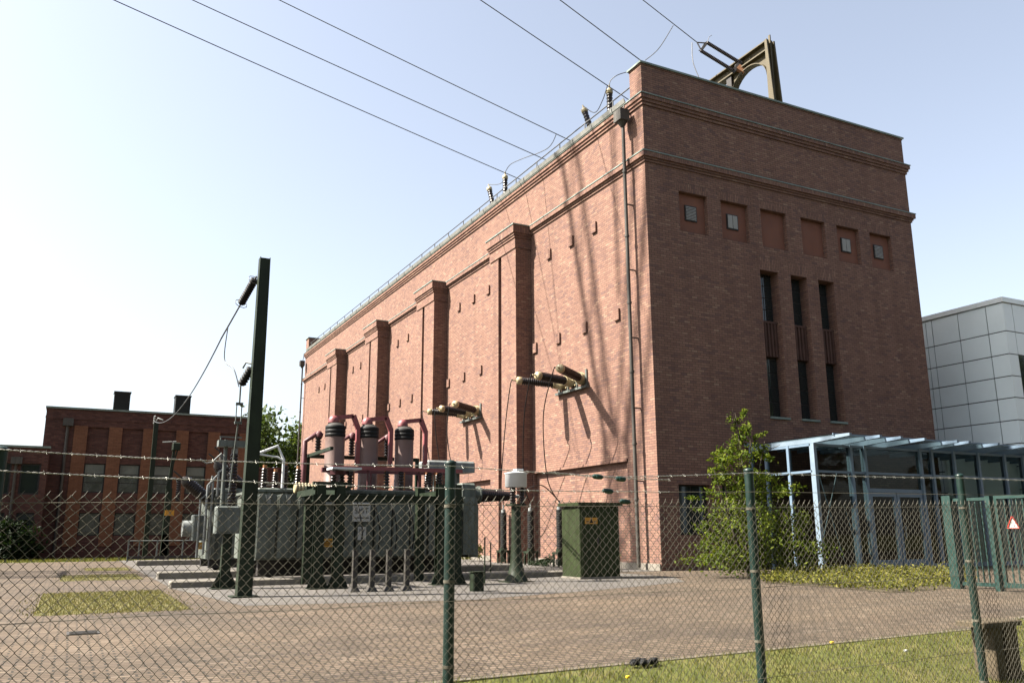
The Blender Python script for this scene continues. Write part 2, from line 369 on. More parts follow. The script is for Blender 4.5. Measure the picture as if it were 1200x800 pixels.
# ------------------------------------------------------------------ main brick building
W, L = 13.55, 49.43
B = thing('brick_building', 'tall windowless red brick transformer hall with green flashing and four pilasters on its sunlit side', 'building')
def facade(mb, P, u0, u1, z0, z1, ops, back=True):
    us = sorted({u0,u1,*[o[0] for o in ops],*[o[1] for o in ops]}); zs = sorted({z0,z1,*[o[2] for o in ops],*[o[3] for o in ops]})
    for a, b in zip(us, us[1:]):
        for c, d in zip(zs, zs[1:]):
            um, zm = (a+b)/2, (c+d)/2
            if any(o[0] < um < o[1] and o[2] < zm < o[3] for o in ops): continue
            mb.face([P(a,c,0),P(b,c,0),P(b,d,0),P(a,d,0)])
    for a, b, c, d, e in ops:
        mb.face([P(a,c,0),P(a,d,0),P(a,d,e),P(a,c,e)]); mb.face([P(b,c,0),P(b,c,e),P(b,d,e),P(b,d,0)])
        mb.face([P(a,d,0),P(b,d,0),P(b,d,e),P(a,d,e)]); mb.face([P(a,c,0),P(a,c,e),P(b,c,e),P(b,c,0)])
        if back: mb.face([P(a,c,e),P(b,c,e),P(b,d,e),P(a,d,e)])
w = MB()
SQ = [(1.41,2.67),(3.30,4.59),(5.19,6.46),(7.22,8.48),(9.12,10.35),(10.96,12.20)]
SL = [(4.96,5.84),(6.46,7.29),(7.87,8.69)]
opsF = [(a,b,11.46,12.94,.22) for a,b in SQ] + [(a,b,5.12,10.53,.45) for a,b in SL] + [(.8,2.1,1.1,2.7,.3),(2.6,3.3,1.1,2.7,.3)]
facade(w, lambda u,z,d: (u,d,z), 0, W, 0, 16.0, opsF)
YP = [8.41+9.355*i for i in range(4)]
bays = [(1.69, 8.30)] + [(YP[i]+2.75, YP[i]+9.22) for i in range(4)]
opsL = [(a,b,.25,3.53,.14) for a,b in bays if b < L-.5] + [(YP[3]+2.75, L-1.2, .25, 3.53, .14)]
facade(w, lambda u,z,d: (d,L-u,z), 0, L, 0, 16.0, [(L-b,L-a,c,d,e) for a,b,c,d,e in opsL])
w.face([(W,0,0),(W,L,0),(W,L,16),(W,0,16)]); w.face([(W,L,0),(0,L,0),(0,L,16),(W,L,16)])
w.build('wall', M['brick'], B)
rf = MB(); rf.box(.3, W-.3, .3, L-.3, 16.2, 16.42); rf.build('roof', M['roof'], B)
def ring(mb, z0, z1, o): mb.box(-o, W+o, -o, L+o, z0, z1)
c = MB(); ring(c, 15.93,16.04,.05); ring(c,16.044,16.15,.10); c.build('cornice', M['brick'], B)
c = MB(); ring(c, 16.154,16.295,.15); c.build('cornice_band', M['soldier'], B)
c = MB(); ring(c, 16.30,16.335,.18)
c.prism([(-.18,-.18,16.337),(W+.18,-.18,16.337),(W+.02,-.005,16.46),(-.02,-.005,16.46)], (0,0.004,.002)); c.build('flashing', M['copper'], B)
c = MB(); ring(c, 13.77,13.85,.045); ring(c,13.854,13.93,.085); c.build('string_course', M['brick'], B)
c = MB(); ring(c, 13.934,14.105,.15); c.build('string_course_band', M['soldier'], B)
c = MB(); ring(c, 14.11,14.15,.17)
c.prism([(-.17,-.17,14.152),(W+.17,-.17,14.152),(W+.0,-.003,14.22),(0,-.003,14.22)], (0,.002,.002))
c.prism([(-.17,L,14.152),(-.17,-.17,14.152),(-.003,-.003,14.21),(-.003,L,14.21)], (.002,0,.002)); c.build('flashing', M['copper'], B)
for y0, y1 in ((0,.72),(L-.9,L)):
    q = MB(); q.box(0, W, y0, y1, 16.335, 17.50); q.build('parapet', M['brick'], B)
    q = MB(); q.box(-.02, W+.02, y0-.02, y1+.02, 17.502, 17.555); q.build('parapet_band', M['soldier'], B)
    q = MB(); q.box(-.07, W+.07, y0-.07, y1+.06, 17.557, 17.625); q.build('coping', M['copper'], B)
gt = MB(); gt.prism([(-.20,.78,16.337),(-.25,.78,16.50),(-.23,.78,16.50),(-.16,.78,16.355),(.1,.78,16.355),(.1,.78,16.337)], (0,L-1.75,0))
for i in range(34): gt.box(-.262,-.245,1.6+i*1.4,1.63+i*1.4,16.33,16.51)
gt.build('gutter', M['zinc'], B)
# roof-edge railing
rl = MB(); rail_z = 17.06
rl.tube([(.12,.75,rail_z),(.12,L-1,rail_z)], .026)
for i in range(24): rl.tube([(.12,2.0+2.0*i,16.4),(.12,2.0+2.0*i,rail_z)], .026)
for i in (3,7,12): rl.tube([(.12,2.0+2.0*i,16.85),(.75,2.0+2.0*i,16.85)], .018)
rl.build('roof_railing', M['wire'], B)
# pilasters
def pilaster(y1):
    q = MB(); q.box(-.745,.05,y1,y1+1.38,0,13.1); q.box(-.745,.05,y1+1.68,y1+2.47,0,13.1); q.box(-.50,.05,y1+1.382,y1+1.678,0,12.95)
    q.box(-.785,.05,y1-.03,y1+2.50,13.104,13.56); q.box(-.83,.05,y1-.06,y1+2.53,13.563,13.66); q.box(-.87,.05,y1-.09,y1+2.56,13.664,13.76)
    o = q.build('pilaster', M['brick'], B)
    q = MB(); q.box(-.92,.05,y1-.13,y1+2.60,13.765,14.10); q.build('pilaster_band', M['soldier'], o)
    q = MB(); q.box(-.95,.05,y1-.16,y1+2.63,14.104,14.155); q.build('flashing', M['copper'], o)
for y1 in YP: pilaster(y1)
# ledge shadow lip over each recessed bay
lp = MB()
for a,b,c_,d_,e_ in opsL: lp.box(-.05,.1,a-.05,b+.05,3.535,3.62)
lp.build('ledge', M['soldier'], B)
# small projecting vent bricks
vb = MB(); vb.box(-.08,.02,-.16,.16,-.20,.20); proto = None
pts = []
for kbay in range(5):
    o = 8.41+9.355*kbay
    for dy in (-5.11,-3.41,-1.63): pts.append((o+dy, 12.42))
    for dy in (-6.45,-4.27,-2.28): pts.append((o+dy, 8.71))
    if kbay > 0: pts.append((o-6.35, 12.42))
    pts.append((o-.35, 8.70))
for (y,z) in pts:
    if y > L-.6: continue
    if any(yp-.05 < y < yp+2.5 for yp in YP): continue
    if proto is None: proto = vb.build('vent_brick', M['brick'], B); o_ = proto
    else: o_ = proto.copy(); COL.objects.link(o_); o_.parent = B
    o_.location = (0,y,z)
# square blind panels with vents
for i, (a,b) in enumerate(SQ):
    q = MB(); q.box(a+.004,b-.004,.17,.216,11.464,12.936); pn = q.build('recessed_panel', M['infill'], B)
    q = MB(); q.box(a-.12,b+.12,-.004,.02,12.95,13.26); q.build('lintel', M['soldier'], B)
    if i in (2,3): continue
    cx = (a+b)/2-.02; q = MB(); q.box(cx-.26,cx+.26,.13,.168,11.94,12.52); fr = q.build('vent_frame', M['frame'], pn)
    q = MB()
    if i in (0,5):
        for k_ in range(9): q.prism([(cx-.22,.128,11.98+k_*.056),(cx+.22,.128,11.98+k_*.056),(cx+.22,.105,11.985+k_*.056),(cx-.22,.105,11.985+k_*.056)], (0,.012,.036))
    else:
        q.box(cx-.22,cx-.012,.11,.127,11.98,12.48); q.box(cx+.012,cx+.22,.11,.127,11.98,12.48)
    q.build('vent_louvre', M['vent'], fr)
# slot windows
for a,b in SL:
    q = MB(); q.box(a-.1,b+.1,-.004,.02,10.54,11.03); q.build('lintel', M['soldier'], B)
    q = MB(); q.box(a+.004,b-.004,.40,.446,5.16,10.526); wn = q.build('slot_window', M['frame'], B)
    q = MB()
    for z0,z1 in ((5.2,7.3),(8.7,10.5)):
        if z0 > 6: q.build('pane', M['glass'], wn); q = MB()
        n = 4
        for k_ in range(n):
            for s_ in range(2):
                h = (z1-z0)/n; m_ = (a+b)/2
                x0_, x1_ = (a+.04, m_-.02) if s_ == 0 else (m_+.02, b-.04)
                q.box(x0_,x1_,.385,.397,z0+k_*h+.02,z0+(k_+1)*h-.02)
    q.build('pane', M['glass'], wn)
    q = MB(); q.box(a+.003,b-.003,.25,.38,7.36,8.60); q.box(a+.002,b-.002,.2,.381,8.602,8.68)
    for k_ in range(5): q.box(a+.06+k_*.16,a+.13+k_*.16,.20,.249,7.37,8.598)
    q.build('spandrel', M['spandrel'], wn)
    q = MB(); q.box(a-.02,b+.02,-.06,.38,5.06,5.135); q.build('sill', M['copper'], wn)
for a,b in ((.8,2.1),(2.6,3.3)):
    q = MB(); q.box(a+.003,b-.003,.22,.29,1.103,2.697); wn = q.build('basement_window', M['frame'], B)
    for c_, d_ in ((a+.06,(a+b)/2-.03),((a+b)/2+.03,b-.06)):
        q = MB(); q.box(c_,d_,.20,.218,1.16,2.64); q.build('pane', M['glass'], wn)
# downpipes with hopper heads
for y, zt in ((.80,15.55),(L-.35,15.2)):
    q = MB(); q.tube([(-.30,y,zt),(-.30,y,14.4),(-.30,y,.1)], .065, 10)
    for z in (13.6,11.2,8.8,6.4,4.0,2.2): q.cyl((-.30,y,z),(-.30,y,z+.07), .085)
    for z in (12.4,10,7.6,5.2,2.8): q.box(-.31,.02,y-.02,y+.02,z,z+.04)
    dp = q.build('downpipe', M['pipe'], B)
    q = MB(); q.prism([(-.55,y-.22,zt),(-.55,y+.22,zt),(-.16,y+.22,zt),(-.16,y-.22,zt)], (0,0,.42)); q.lathe((-.33,y,zt-.2),(-.33,y,zt), [(0,.07),(1,.19)], 10)
    q.tube([(-.3,y,zt+.4),(-.22,y,16.2)], .03, 6)
    q.build('hopper_head', M['pipe'], dp)
q = MB(); q.box(-.05,.0-.001,-.0+.02,L,0,.22); q.build('plinth', M['concrete'], B)

# ------------------------------------------------------------------ wall bushings with their cables
def bushing(name, base, tip, label, group):
    base = V(base); tip = V(tip); d = tip-base; ln = d.length; dn = d.normalized()
    t = thing(name, label, 'insulator', base, group)
    f0 = base+dn*.05; f1 = base+dn*.42
    q = MB(); q.lathe(base-dn*.05, f1, [(0,.20),(.3,.20),(.34,.235),(.46,.235),(.5,.2),(.9,.19),(1,.15)], 18); q.lathe(f1, f1+dn*.05, [(0,.19),(1,.19)], 18)
    for i in range(6):
        a = 2*PI*i/6; q.cyl(base+V((-.2,math.cos(a)*.25,math.sin(a)*.25)), base+V((-.26,math.cos(a)*.25,math.sin(a)*.25)), .03, n=6)
    q.build('flange', M['cream'], t)
    q = MB(); q.ribbed(f1+dn*.05, tip-dn*.2, .165, 15, .74, 16); q.build('insulator', M['brown'], t)
    q = MB(); q.lathe(tip-dn*.22, tip, [(0,.13),(.1,.155),(.75,.155),(.92,.12),(1,.06)], 16); q.cyl(tip, tip+dn*.16, .03); q.build('cap', M['cream'], t)
    return t
def cable(name, pts, label, r=.02, sub=10, m='black', cat='cable', group=None):
    P = [V(p) for p in pts]; out = []
    for i in range(len(P)-1):
        p0, p1, p2, p3 = P[max(i-1,0)], P[i], P[i+1], P[min(i+2,len(P)-1)]
        for s_ in range(sub):
            t = s_/sub; out.append(.5*((2*p1)+(p2-p0)*t+(2*p0-5*p1+4*p2-p3)*t*t+(3*p1-p0-3*p2+p3)*t**3))
    out.append(P[-1]); q = MB(); q.tube(out, r, 6); return tag(q.build(name, M[m]), label, cat, group)
TI = [(2.98,6.82),(4.69,6.84),(6.26,6.90)]; BA = [4.45,5.12,5.80]
where = ['right', 'middle', 'left']
for bset, off in enumerate((0, 9.355)):
    txt = ('near the corner downpipe', 'between the two nearest pilasters')[bset]
    for i in range(3):
        bushing('wall_bushing', (0,BA[i]+off,6.80), (-1.85,TI[i][0]+off,TI[i][1]), f'{where[i]} one of three brown wall bushings {txt}', 'bushings on the brick wall')
    fr = MB(); fr.prism([(-.02,3.95+off,6.42),(-.02,6.25+off,6.42),(-.02,6.25+off,6.50),(-.02,3.95+off,6.50)], (-.14,0,0))
    for y in (4.1,4.8,5.45,6.1): fr.box(-.06,-.005,y+off-.05,y+off+.05,6.505,7.12)
    tag(fr.build('bushing_bracket', M['greymetal']), f'grey angle steel bracket under the three bushings {txt}', 'bracket', 'brackets under the wall bushings')
    for i in range(3):
        tip = V((-2.0,TI[i][0]+off,TI[i][1]))
        if bset == 0: end = [(-1.0,4.58,2.25),(-1.0,6.78,2.25),(-1.0,9.11,2.3)][i]
        else: end = (-1.0, TI[i][0]+off, 2.4)
        e = V(end); mid = tip.lerp(e,.5); k_ = [(-.75,.3),(-.55,.1),(-.45,-.1)][i]
        pts = [tip, tip+V((-.10,0,-.18)), tip.lerp(e,.35)+V((k_[0]*.5,k_[1],0)), tip.lerp(e,.75)+V((k_[0]*.5,k_[1]*.5,-.3)), e]
        cable('hanging_cable', pts, f'thin dark cable hanging from the {where[i]} wall bushing {txt}', .02, group='cables hanging from the wall bushings')

# cable terminations standing by the wall
TERM = [(-1.0,9.11),(-1.0,6.78),(-1.0,4.58)]
tlab = ['black cable termination by the wall, farthest left, left of the white drum','black cable termination by the wall just right of the white drum','black cable termination against the wall beside the green cabinet']
def termination(x, y, label):
    t = thing('cable_termination', label, 'cable end', (x,y,0), 'black cable terminations by the wall')
    q = MB(); q.ribbed((x,y,.62),(x,y,2.0), .13, 16, .9, 12); q.build('insulator', M['black'], t)
    q = MB(); q.cyl((x,y,2.0),(x,y,2.12), .09); q.cyl((x,y,2.12),(x,y,2.32), .03); q.build('terminal_cap', M['lightgrey'], t)
    q = MB(); q.box(x-.22,x+.22,y-.22,y+.22,.44,.52); q.box(x-.2,x-.14,y-.2,y-.14,.0,.44); q.box(x+.14,x+.2,y-.2,y-.14,0,.44); q.box(x-.2,x-.14,y+.14,y+.2,0,.44); q.box(x+.14,x+.2,y+.14,y+.2,0,.44)
    q.cyl((x,y,.05),(x,y,.44),.06); q.cyl((x,y,.52),(x,y,.62),.15)
    q.build('stand', M['green'], t)
for (x,y), l in zip(TERM, tlab): termination(x, y, l)

# ------------------------------------------------------------------ roof gear
def roof_ins(px, py, X, lean, label):
    tip = onX(px, py, X); base = V((tip.x - lean[0], tip.y - lean[1], 16.42)); d = (tip-base).normalized()
    t = thing('roof_bushing', label, 'insulator', base, 'bushings on the flat roof')
    q = MB(); q.ribbed(base+d*.3, tip-d*.22, .145, 15, .78, 14, .9); q.build('insulator', M['brown'], t)
    q = MB(); q.lathe(tip-d*.24, tip, [(0,.12),(.1,.145),(.7,.145),(.9,.1),(1,.06)], 14); q.cyl(tip, tip+d*.16, .035); q.build('cap', M['cream'], t)
    q = MB(); q.cyl(base-d*.02, base+d*.3, .2); q.build('flange', M['greymetal'], t)
    return tip + d*.15
tA = roof_ins(714,104,1.5,(0,0), 'upright brown bushing with cream cap on the roof nearest the parapet corner')
tB = roof_ins(684,127,1.5,(-.35,.75), 'tilted brown bushing at the roof edge, second from the parapet corner')
tC = roof_ins(592,205,1.5,(0,0), 'upright brown bushing on the roof, third from the parapet corner')
tD = roof_ins(573,219,1.5,(-.3,.6), 'tilted brown bushing on the roof edge farthest from the corner')
# steel portal on the roof
pt = thing('roof_portal', 'olive brown steel portal with an arched bracket rising behind the roof parapet', 'steel frame', (6.2,0,16.4))
X0 = 6.2; a = onX(903,47,X0); zt = a.z; yp = a.y + .9
X0 = 7.0; a = onX(903,47,X0); zt = a.z; yp = a.y+.1
yq = onX(857,95,X0).y
q = MB()
for sx in (-.23,.17): q.prism([(X0+sx,yp-.35,16.42),(X0+sx,yp+.02,16.42),(X0+sx,yp+.02,zt),(X0+sx,yp-.10,zt)], (.06,0,0))
q.box(X0-.169,X0+.168,yp-.02,yp+.018,16.42,zt+.05); q.box(X0-.05,X0+.0,yp-.12,yp-.021,16.42,zt+.22)
q.build('post', M['olivesteel'], pt)
q = MB(); yend = yp+7.0
q.box(X0-.2,X0+.2,yp+.02,yend,zt-.05,zt); q.box(X0-.03,X0+.03,yp+.02,yend,zt-.4,zt-.052); q.box(X0-.2,X0+.2,yp+.02,yend,zt-.45,zt-.402)
q.build('beam', M['olivesteel'], pt)
n = 14; q = MB(); yc = (yp+yq)/2; ra = (yq-yp)/2-.1; zc = zt-.45-.12-ra*.85
prev = None
poly_up = []; 
for i in range(n+1):
    an = PI*i/n; poly_up.append((yc-ra*math.cos(an), zc+ra*.85*math.sin(an)))
for (y0,z0),(y1,z1) in zip(poly_up, poly_up[1:]):
    q.prism([(X0-.02,y0,z0),(X0-.02,y1,z1),(X0-.02,y1,zt-.452),(X0-.02,y0,zt-.452)], (.04,0,0))
    q.prism([(X0-.16,y0,z0),(X0-.16,y1,z1),(X0-.16,y1,z1-.04),(X0-.16,y0,z0-.04)], (.32,0,0))
q.build('arched_bracket', M['olivesteel'], pt)
for yy in (yq, yend-.2):
    q = MB(); q.box(X0-.14,X0+.14,yy-.15,yy+.15,16.42,zt-.47); q.build('post', M['frame'], pt)

# ------------------------------------------------------------------ lattice pylon beyond the frame that carries the lines
PX0, PY0 = -27.0, 11.6
WL = [((140,0),(605,208),-4.5),((232,0),(635,185),-1.2),((333,0),(665,163),2.2),((566,0),(712,100),-4.5),((658,0),(750,70),-.3),((754,0),(817,50),4.2)]
ends = []
for a_, b_, off in WL:
    nn = ray(*a_).cross(ray(*b_)); y = PY0+off
    z = CAM.z - ((PX0-CAM.x)*nn.x + (y-CAM.y)*nn.y)/nn.z
    ends.append(V((PX0, y, z)))
py = thing('lattice_pylon', 'tall grey lattice pylon standing left of the yard carrying the overhead lines', 'pylon', (PX0,PY0,0))
q = MB()
def hw(z): return 2.6 - 1.9*min(z/34, 1) if z < 34 else .7
def corner(z, sx, sy): h = hw(z); return V((PX0+sx*h, PY0+sy*h, z))
zs = [0,5,10,14.5,18.5,22,25.5,28.5,31.2,33.6,36]
CS = [(-1,-1),(1,-1),(1,1),(-1,1)]
for z0,z1 in zip(zs,zs[1:]):
    for sx,sy in CS: q.obox(corner(z0,sx,sy), corner(z1,sx,sy), .17,.17)
    for i in range(4):
        (ax,ay),(bx,by) = CS[i], CS[(i+1)%4]
        q.obox(corner(z0,ax,ay), corner(z1,bx,by), .08,.08); q.obox(corner(z0,bx,by), corner(z1,ax,ay), .08,.08); q.obox(corner(z1,ax,ay), corner(z1,bx,by), .11,.11)
q.build('tower_body', M['greymetal'], py)
zh = max(e.z for e in ends)+2.5
q = MB()
for sx in (-.7,.7):
    for s_ in (-1,1):
        q.obox((PX0+sx,PY0+s_*.7,36),(PX0+sx,PY0+s_*4.6,zh),.16,.16); q.obox((PX0+sx,PY0+s_*.1,36),(PX0+sx,PY0+s_*3.2,zh),.12,.12)
        for k_ in range(6):
            t0, t1 = k_/6, (k_+1)/6
            A0 = V((PX0+sx,PY0+s_*(.7+3.9*t0),36+(zh-36)*t0)); A1 = V((PX0+sx,PY0+s_*(.1+3.1*t1),36+(zh-36)*t1)); q.obox(A0,A1,.06,.06)
    q.obox((PX0+sx,PY0-6.2,zh),(PX0+sx,PY0+6.2,zh),.2,.2); q.obox((PX0+sx,PY0-6.2,zh+.1),(PX0+sx,PY0,zh+1.2),.14,.14); q.obox((PX0+sx,PY0+6.2,zh+.1),(PX0+sx,PY0,zh+1.2),.14,.14)
q.build('head', M['greymetal'], py)
q = MB()
for e in ends:
    if e.z < 30: q.obox((PX0,PY0,e.z+1.2),(PX0,e.y+(.4 if e.y>PY0 else -.4),e.z+1.2),.3,.2); q.obox((PX0,PY0,e.z+2.6),(PX0,e.y,e.z+1.3),.12,.12)
q.build('cross_arm', M['greymetal'], py)
q = MB()
for e in ends:
    top = e.z+1.15 if e.z < 30 else zh-.1
    q.ribbed((e.x,e.y,top),(e.x,e.y,e.z+.02), .12, 14, .5, 10)
q.build('suspension_insulator', M['brown'], py)
# overhead lines
XE = [3.2,3.2,3.2,3.0,3.0,5.4]; wl = ['lowest','second lowest','third lowest','fourth lowest','fifth lowest','topmost']; wends = []
for i, ((a_, b_, off), e) in enumerate(zip(WL, ends)):
    s_ = onX(b_[0], b_[1], XE[i] if i == 5 else 1.3); 
    if i < 5:       # run on past the roof edge to its anchor on the roof
        d = (s_-e).normalized(); s2 = s_ + d*(.9 if i < 3 else 1.6)
    else: s2 = s_
    pts = []
    for k_ in range(41):
        t = k_/40; p_ = e.lerp(s2, t); p_.z -= 4*.12*t*(1-t); pts.append(p_)
    q = MB(); q.tube(pts, .019, 6)
    tag(q.build('overhead_line', M['wire']), f'thin overhead power line, {wl[i]} of the six crossing the sky at its left end', 'power line', 'overhead power lines')
    wends.append((s_, s2))
for i in range(5):
    s_, s2 = wends[i]; b_ = V((s2.x+.9, s2.y+.3, 16.42)); t = thing('anchor_post', f'small steel anchor post on the roof holding the {wl[i]} overhead line', 'post', b_, 'anchor posts on the roof')
    q = MB(); q.box(b_.x-.07,b_.x+.07,b_.y-.07,b_.y+.07,16.42,s2.z+.1); q.build('post', M['greymetal'], t)
    q = MB(); q.ribbed(s2, (b_.x-.05,b_.y,s2.z-.02), .05, 10, .5, 8); q.build('strain_insulator', M['brown'], t)
# double strain insulator on the portal
s6 = wends[5][1]; bm = onX(866,80,X0-.2)
t = thing('strain_insulator', 'double dark strain insulator string between the topmost line and the olive roof portal', 'insulator', s6)
dv = (bm-s6); dn = dv.normalized(); sd = (V((0,0,1))-dn*dn.z).normalized()
for s_ in (-1,1):
    a0 = s6+dn*.35+sd*s_*.23; a1 = bm-dn*.12+sd*s_*.23
    q = MB(); q.ribbed(a0,a1,.085,24,.8,10); q.build('insulator', M['brown'], t)
    for pp in (a0,a1):
        q = MB()
        for k_ in (-1,1): q.tube([pp, pp+sd*.16*k_+V((0,0,.14)), pp+dn*.12+sd*.2*k_+V((0,0,.26))], .012)
        q.build('arcing_horn', M['wire'], t)
q = MB(); q.obox(s6+dn*.35-sd*.26, s6+dn*.35+sd*.26,.06,.1); q.tube([s6, s6+dn*.35-sd*.2],.03); q.tube([s6, s6+dn*.35+sd*.2],.03); q.obox(bm-dn*.1-sd*.3,bm-dn*.1+sd*.3,.1,.16); q.build('yoke', M['frame'], t)
q = MB(); q.obox(bm-dn*.06, bm+dn*.3, .22, .22); q.build('clamp', M['brasstag'], t)
# jumpers on the roof
J = [((789,30),(772,57),(756,71),5.0,'curved jumper wire hanging from the topmost line down to the parapet corner'),
     ((811,50),(812,72),(819,91),5.0,'short jumper wire hanging below the strain insulator to the parapet'),]
for a_, b_, c_, X, l in J: cable('jumper_wire', [onX(*a_,X), onX(*b_,X-.1), onX(*c_,X)], l, .018, m='wire', cat='wire', group='jumper wires on the roof')
L4 = wends[3][0]; cable('jumper_wire', [L4, onX(706,118,1.4), onX(697,132,1.4), tB], 'jumper wire from the fourth lowest line to the tilted near bushing', .018, m='wire', cat='wire', group='jumper wires on the roof')
cable('jumper_wire', [tA, onX(716,94,1.6), onX(724,88,1.8), onX(737,84,2.2)], 'jumper wire arching from the near upright bushing towards the parapet corner', .018, m='wire', cat='wire', group='jumper wires on the roof')
L3 = wends[2][0]; cable('jumper_wire', [onX(652,157,1.3), onX(647,168,1.35), onX(640,175,1.4), onX(627,181,1.4)], 'jumper wire looping between the third and the second lowest line', .018, m='wire', cat='wire', group='jumper wires on the roof')
cable('jumper_wire', [onX(626,181,1.4), onX(610,187,1.45), onX(598,193,1.5), tC], 'jumper wire arching from the second lowest line to the far upright bushing', .018, m='wire', cat='wire', group='jumper wires on the roof')
cable('jumper_wire', [onX(592,203,1.5), onX(590,212,1.5), onX(584,216,1.5), tD], 'jumper wire from the far upright bushing to the farthest tilted bushing', .018, m='wire', cat='wire', group='jumper wires on the roof')

# ------------------------------------------------------------------ big steel pole with insulator string
t = thing('steel_pole', 'tall dark green steel pole standing alone at the left front of the transformer', 'pole', (-13.54,-5.10,0))
q = MB(); x0, y0 = -13.54, -5.10
for sx in (-1, 1): q.prism([(x0+sx*.135-.012*sx,y0-.14,0),(x0+sx*.135-.012*sx,y0+.14,0),(x0+sx*.10-.012*sx,y0+.10,6.72),(x0+sx*.10-.012*sx,y0-.10,6.72)], (.014*sx,0,0))
q.prism([(x0-.122,y0-.006,0),(x0+.122,y0-.006,0),(x0+.086,y0-.006,6.72),(x0-.086,y0-.006,6.72)], (0,.012,0))
q.prism([(x0-.12,y0-.14,0),(x0+.12,y0-.14,0),(x0+.085,y0-.10,6.7),(x0-.085,y0-.10,6.7)], (0,.010,0))
q.build('shaft', M['green'], t)
q = MB(); q.box(x0-.25,x0+.25,y0-.25,y0+.25,.0,.035); q.build('base_plate', M['green'], t)
a = V((x0-.12,y0+.12,6.35)); b = V((x0-.33,y0+.75,5.82)); d = (b-a).normalized()
t = thing('strain_insulator', 'black insulator string hanging at a slant from the top of the tall green pole', 'insulator', a)
q = MB(); q.ribbed(a+d*.08, b-d*.1, .085, 12, .7, 12); q.build('insulator', M['black'], t)
q = MB(); q.tube([a, a+d*.1],.02); q.build('shackle', M['wire'], t); q = MB(); q.tube([b-d*.1, b+d*.9],.018); q.build('clamp_rod', M['wire'], t); q = MB()
for p_, s_ in ((a+d*.1,1),(b-d*.1,1)):
    sd = d.cross(V((0,0,1))).normalized(); q.tube([p_+ (sd*math.cos(k_*.7)+d.cross(sd)*math.sin(k_*.7))*.13 for k_ in range(10)], .008); q.build('arcing_ring', M['wire'], t); q = MB()
wst = b+d*.9; wend = V((-13.33,24.5,6.85)); pts = []
for k_ in range(31):
    tt = k_/30; p_ = wst.lerp(wend, tt); p_.z -= 4*.85*tt*(1-tt)*(1-.25*tt); pts.append(p_)
q = MB(); q.tube(pts, .016, 5); tag(q.build('slack_line', M['wire']), 'slack wire sagging from the tall green pole to the far green post', 'power line')
dx = V((x0-.36, y0+.55, 0)); dt = b+d*.55
cable('drop_wire', [dt, dt+V((-.02,.03,-.7)), V((dx.x+.02,dx.y+.25,4.5)), V((dx.x+.12,dx.y+.1,4.12))], 'thin wire looping down beside the tall green pole', .012, m='wire', cat='wire')
t = thing('standoff_insulator', 'black standoff insulator fixed to the left of the tall green pole at mid height', 'insulator', (x0-.1,y0+.1,4.3))
q = MB(); q.ribbed((x0-.11,y0+.12,4.42),(x0-.24,y0+.35,4.12), .09, 6, .7, 10); q.build('insulator', M['black'], t)
q = MB(); q.tube([(x0-.05,y0+.1,4.5),(x0-.2,y0+.2,4.55),(x0-.24,y0+.3,4.45)], .02); q.build('bracket', M['greymetal'], t)
t = thing('hanging_rod', 'vertical chain of rods and clamps hanging behind the tall green pole', 'rod', (x0-.24,y0+.36,4.1))
q = MB(); xr, yr = x0-.25, y0+.37
q.tube([(xr,yr,4.15),(xr,yr,3.72)],.018); q.tube([(xr-.05,yr,3.72),(xr-.05,yr,3.35)],.012); q.tube([(xr+.05,yr,3.72),(xr+.05,yr,3.35)],.012)
q.box(xr-.07,xr+.07,yr-.03,yr+.03,3.70,3.75); q.box(xr-.07,xr+.07,yr-.03,yr+.03,3.32,3.37); q.tube([(xr,yr,3.35),(xr-.02,yr+.4,2.0)],.018)
q.build('rod', M['greymetal'], t)

# ------------------------------------------------------------------ transformer pit beams
for (x0,x1,y,h,l) in ((-14.5,-3.9,-1.3,.16,'long low concrete beam nearest the fence under the transformer'),(-14.4,-3.4,3.0,.2,'long low concrete beam behind the first, under the far side of the transformer'),(-14.2,-4,14.6,.22,'pale concrete beam farthest back in the gravel')):
    q = MB(); q.cbox(x0,x1,y-.16,y+.16,.008,h,.03); tag(q.build('concrete_beam', M['concrete']), l, 'beam', 'concrete beams in the gravel')
# ------------------------------------------------------------------ main transformer
T = thing('transformer', 'large grey power transformer with flat radiator banks behind the green steel frame', 'transformer', (-9.7,.9,0))
q = MB(); q.cbox(-12.55,-6.9,-.45,2.4,.55,2.30,.06); q.box(-12.62,-6.83,-.52,2.47,2.20,2.262)
for i in range(13): q.box(-12.3+i*.42,-12.22+i*.42,-.50,-.452,.7,2.19)
q.build('tank', M['tank'], T)
q = MB(); q.box(-12.4,-7.0,-.35,-.1,.18,.545); q.box(-12.4,-7.0,2.0,2.3,.18,.545); q.box(-11.6,-11.3,-.098,1.998,.2,.54); q.box(-8.2,-7.9,-.098,1.998,.2,.54); q.build('skid', M['frame'], T)
for x in (-12.1,-7.4):
    for y in (-.22,2.15):
        q = MB(); q.cyl((x,y-.09,.30),(x,y+.09,.30),.17,n=16); q.build('wheel', M['black'], T)
xb = -12.64
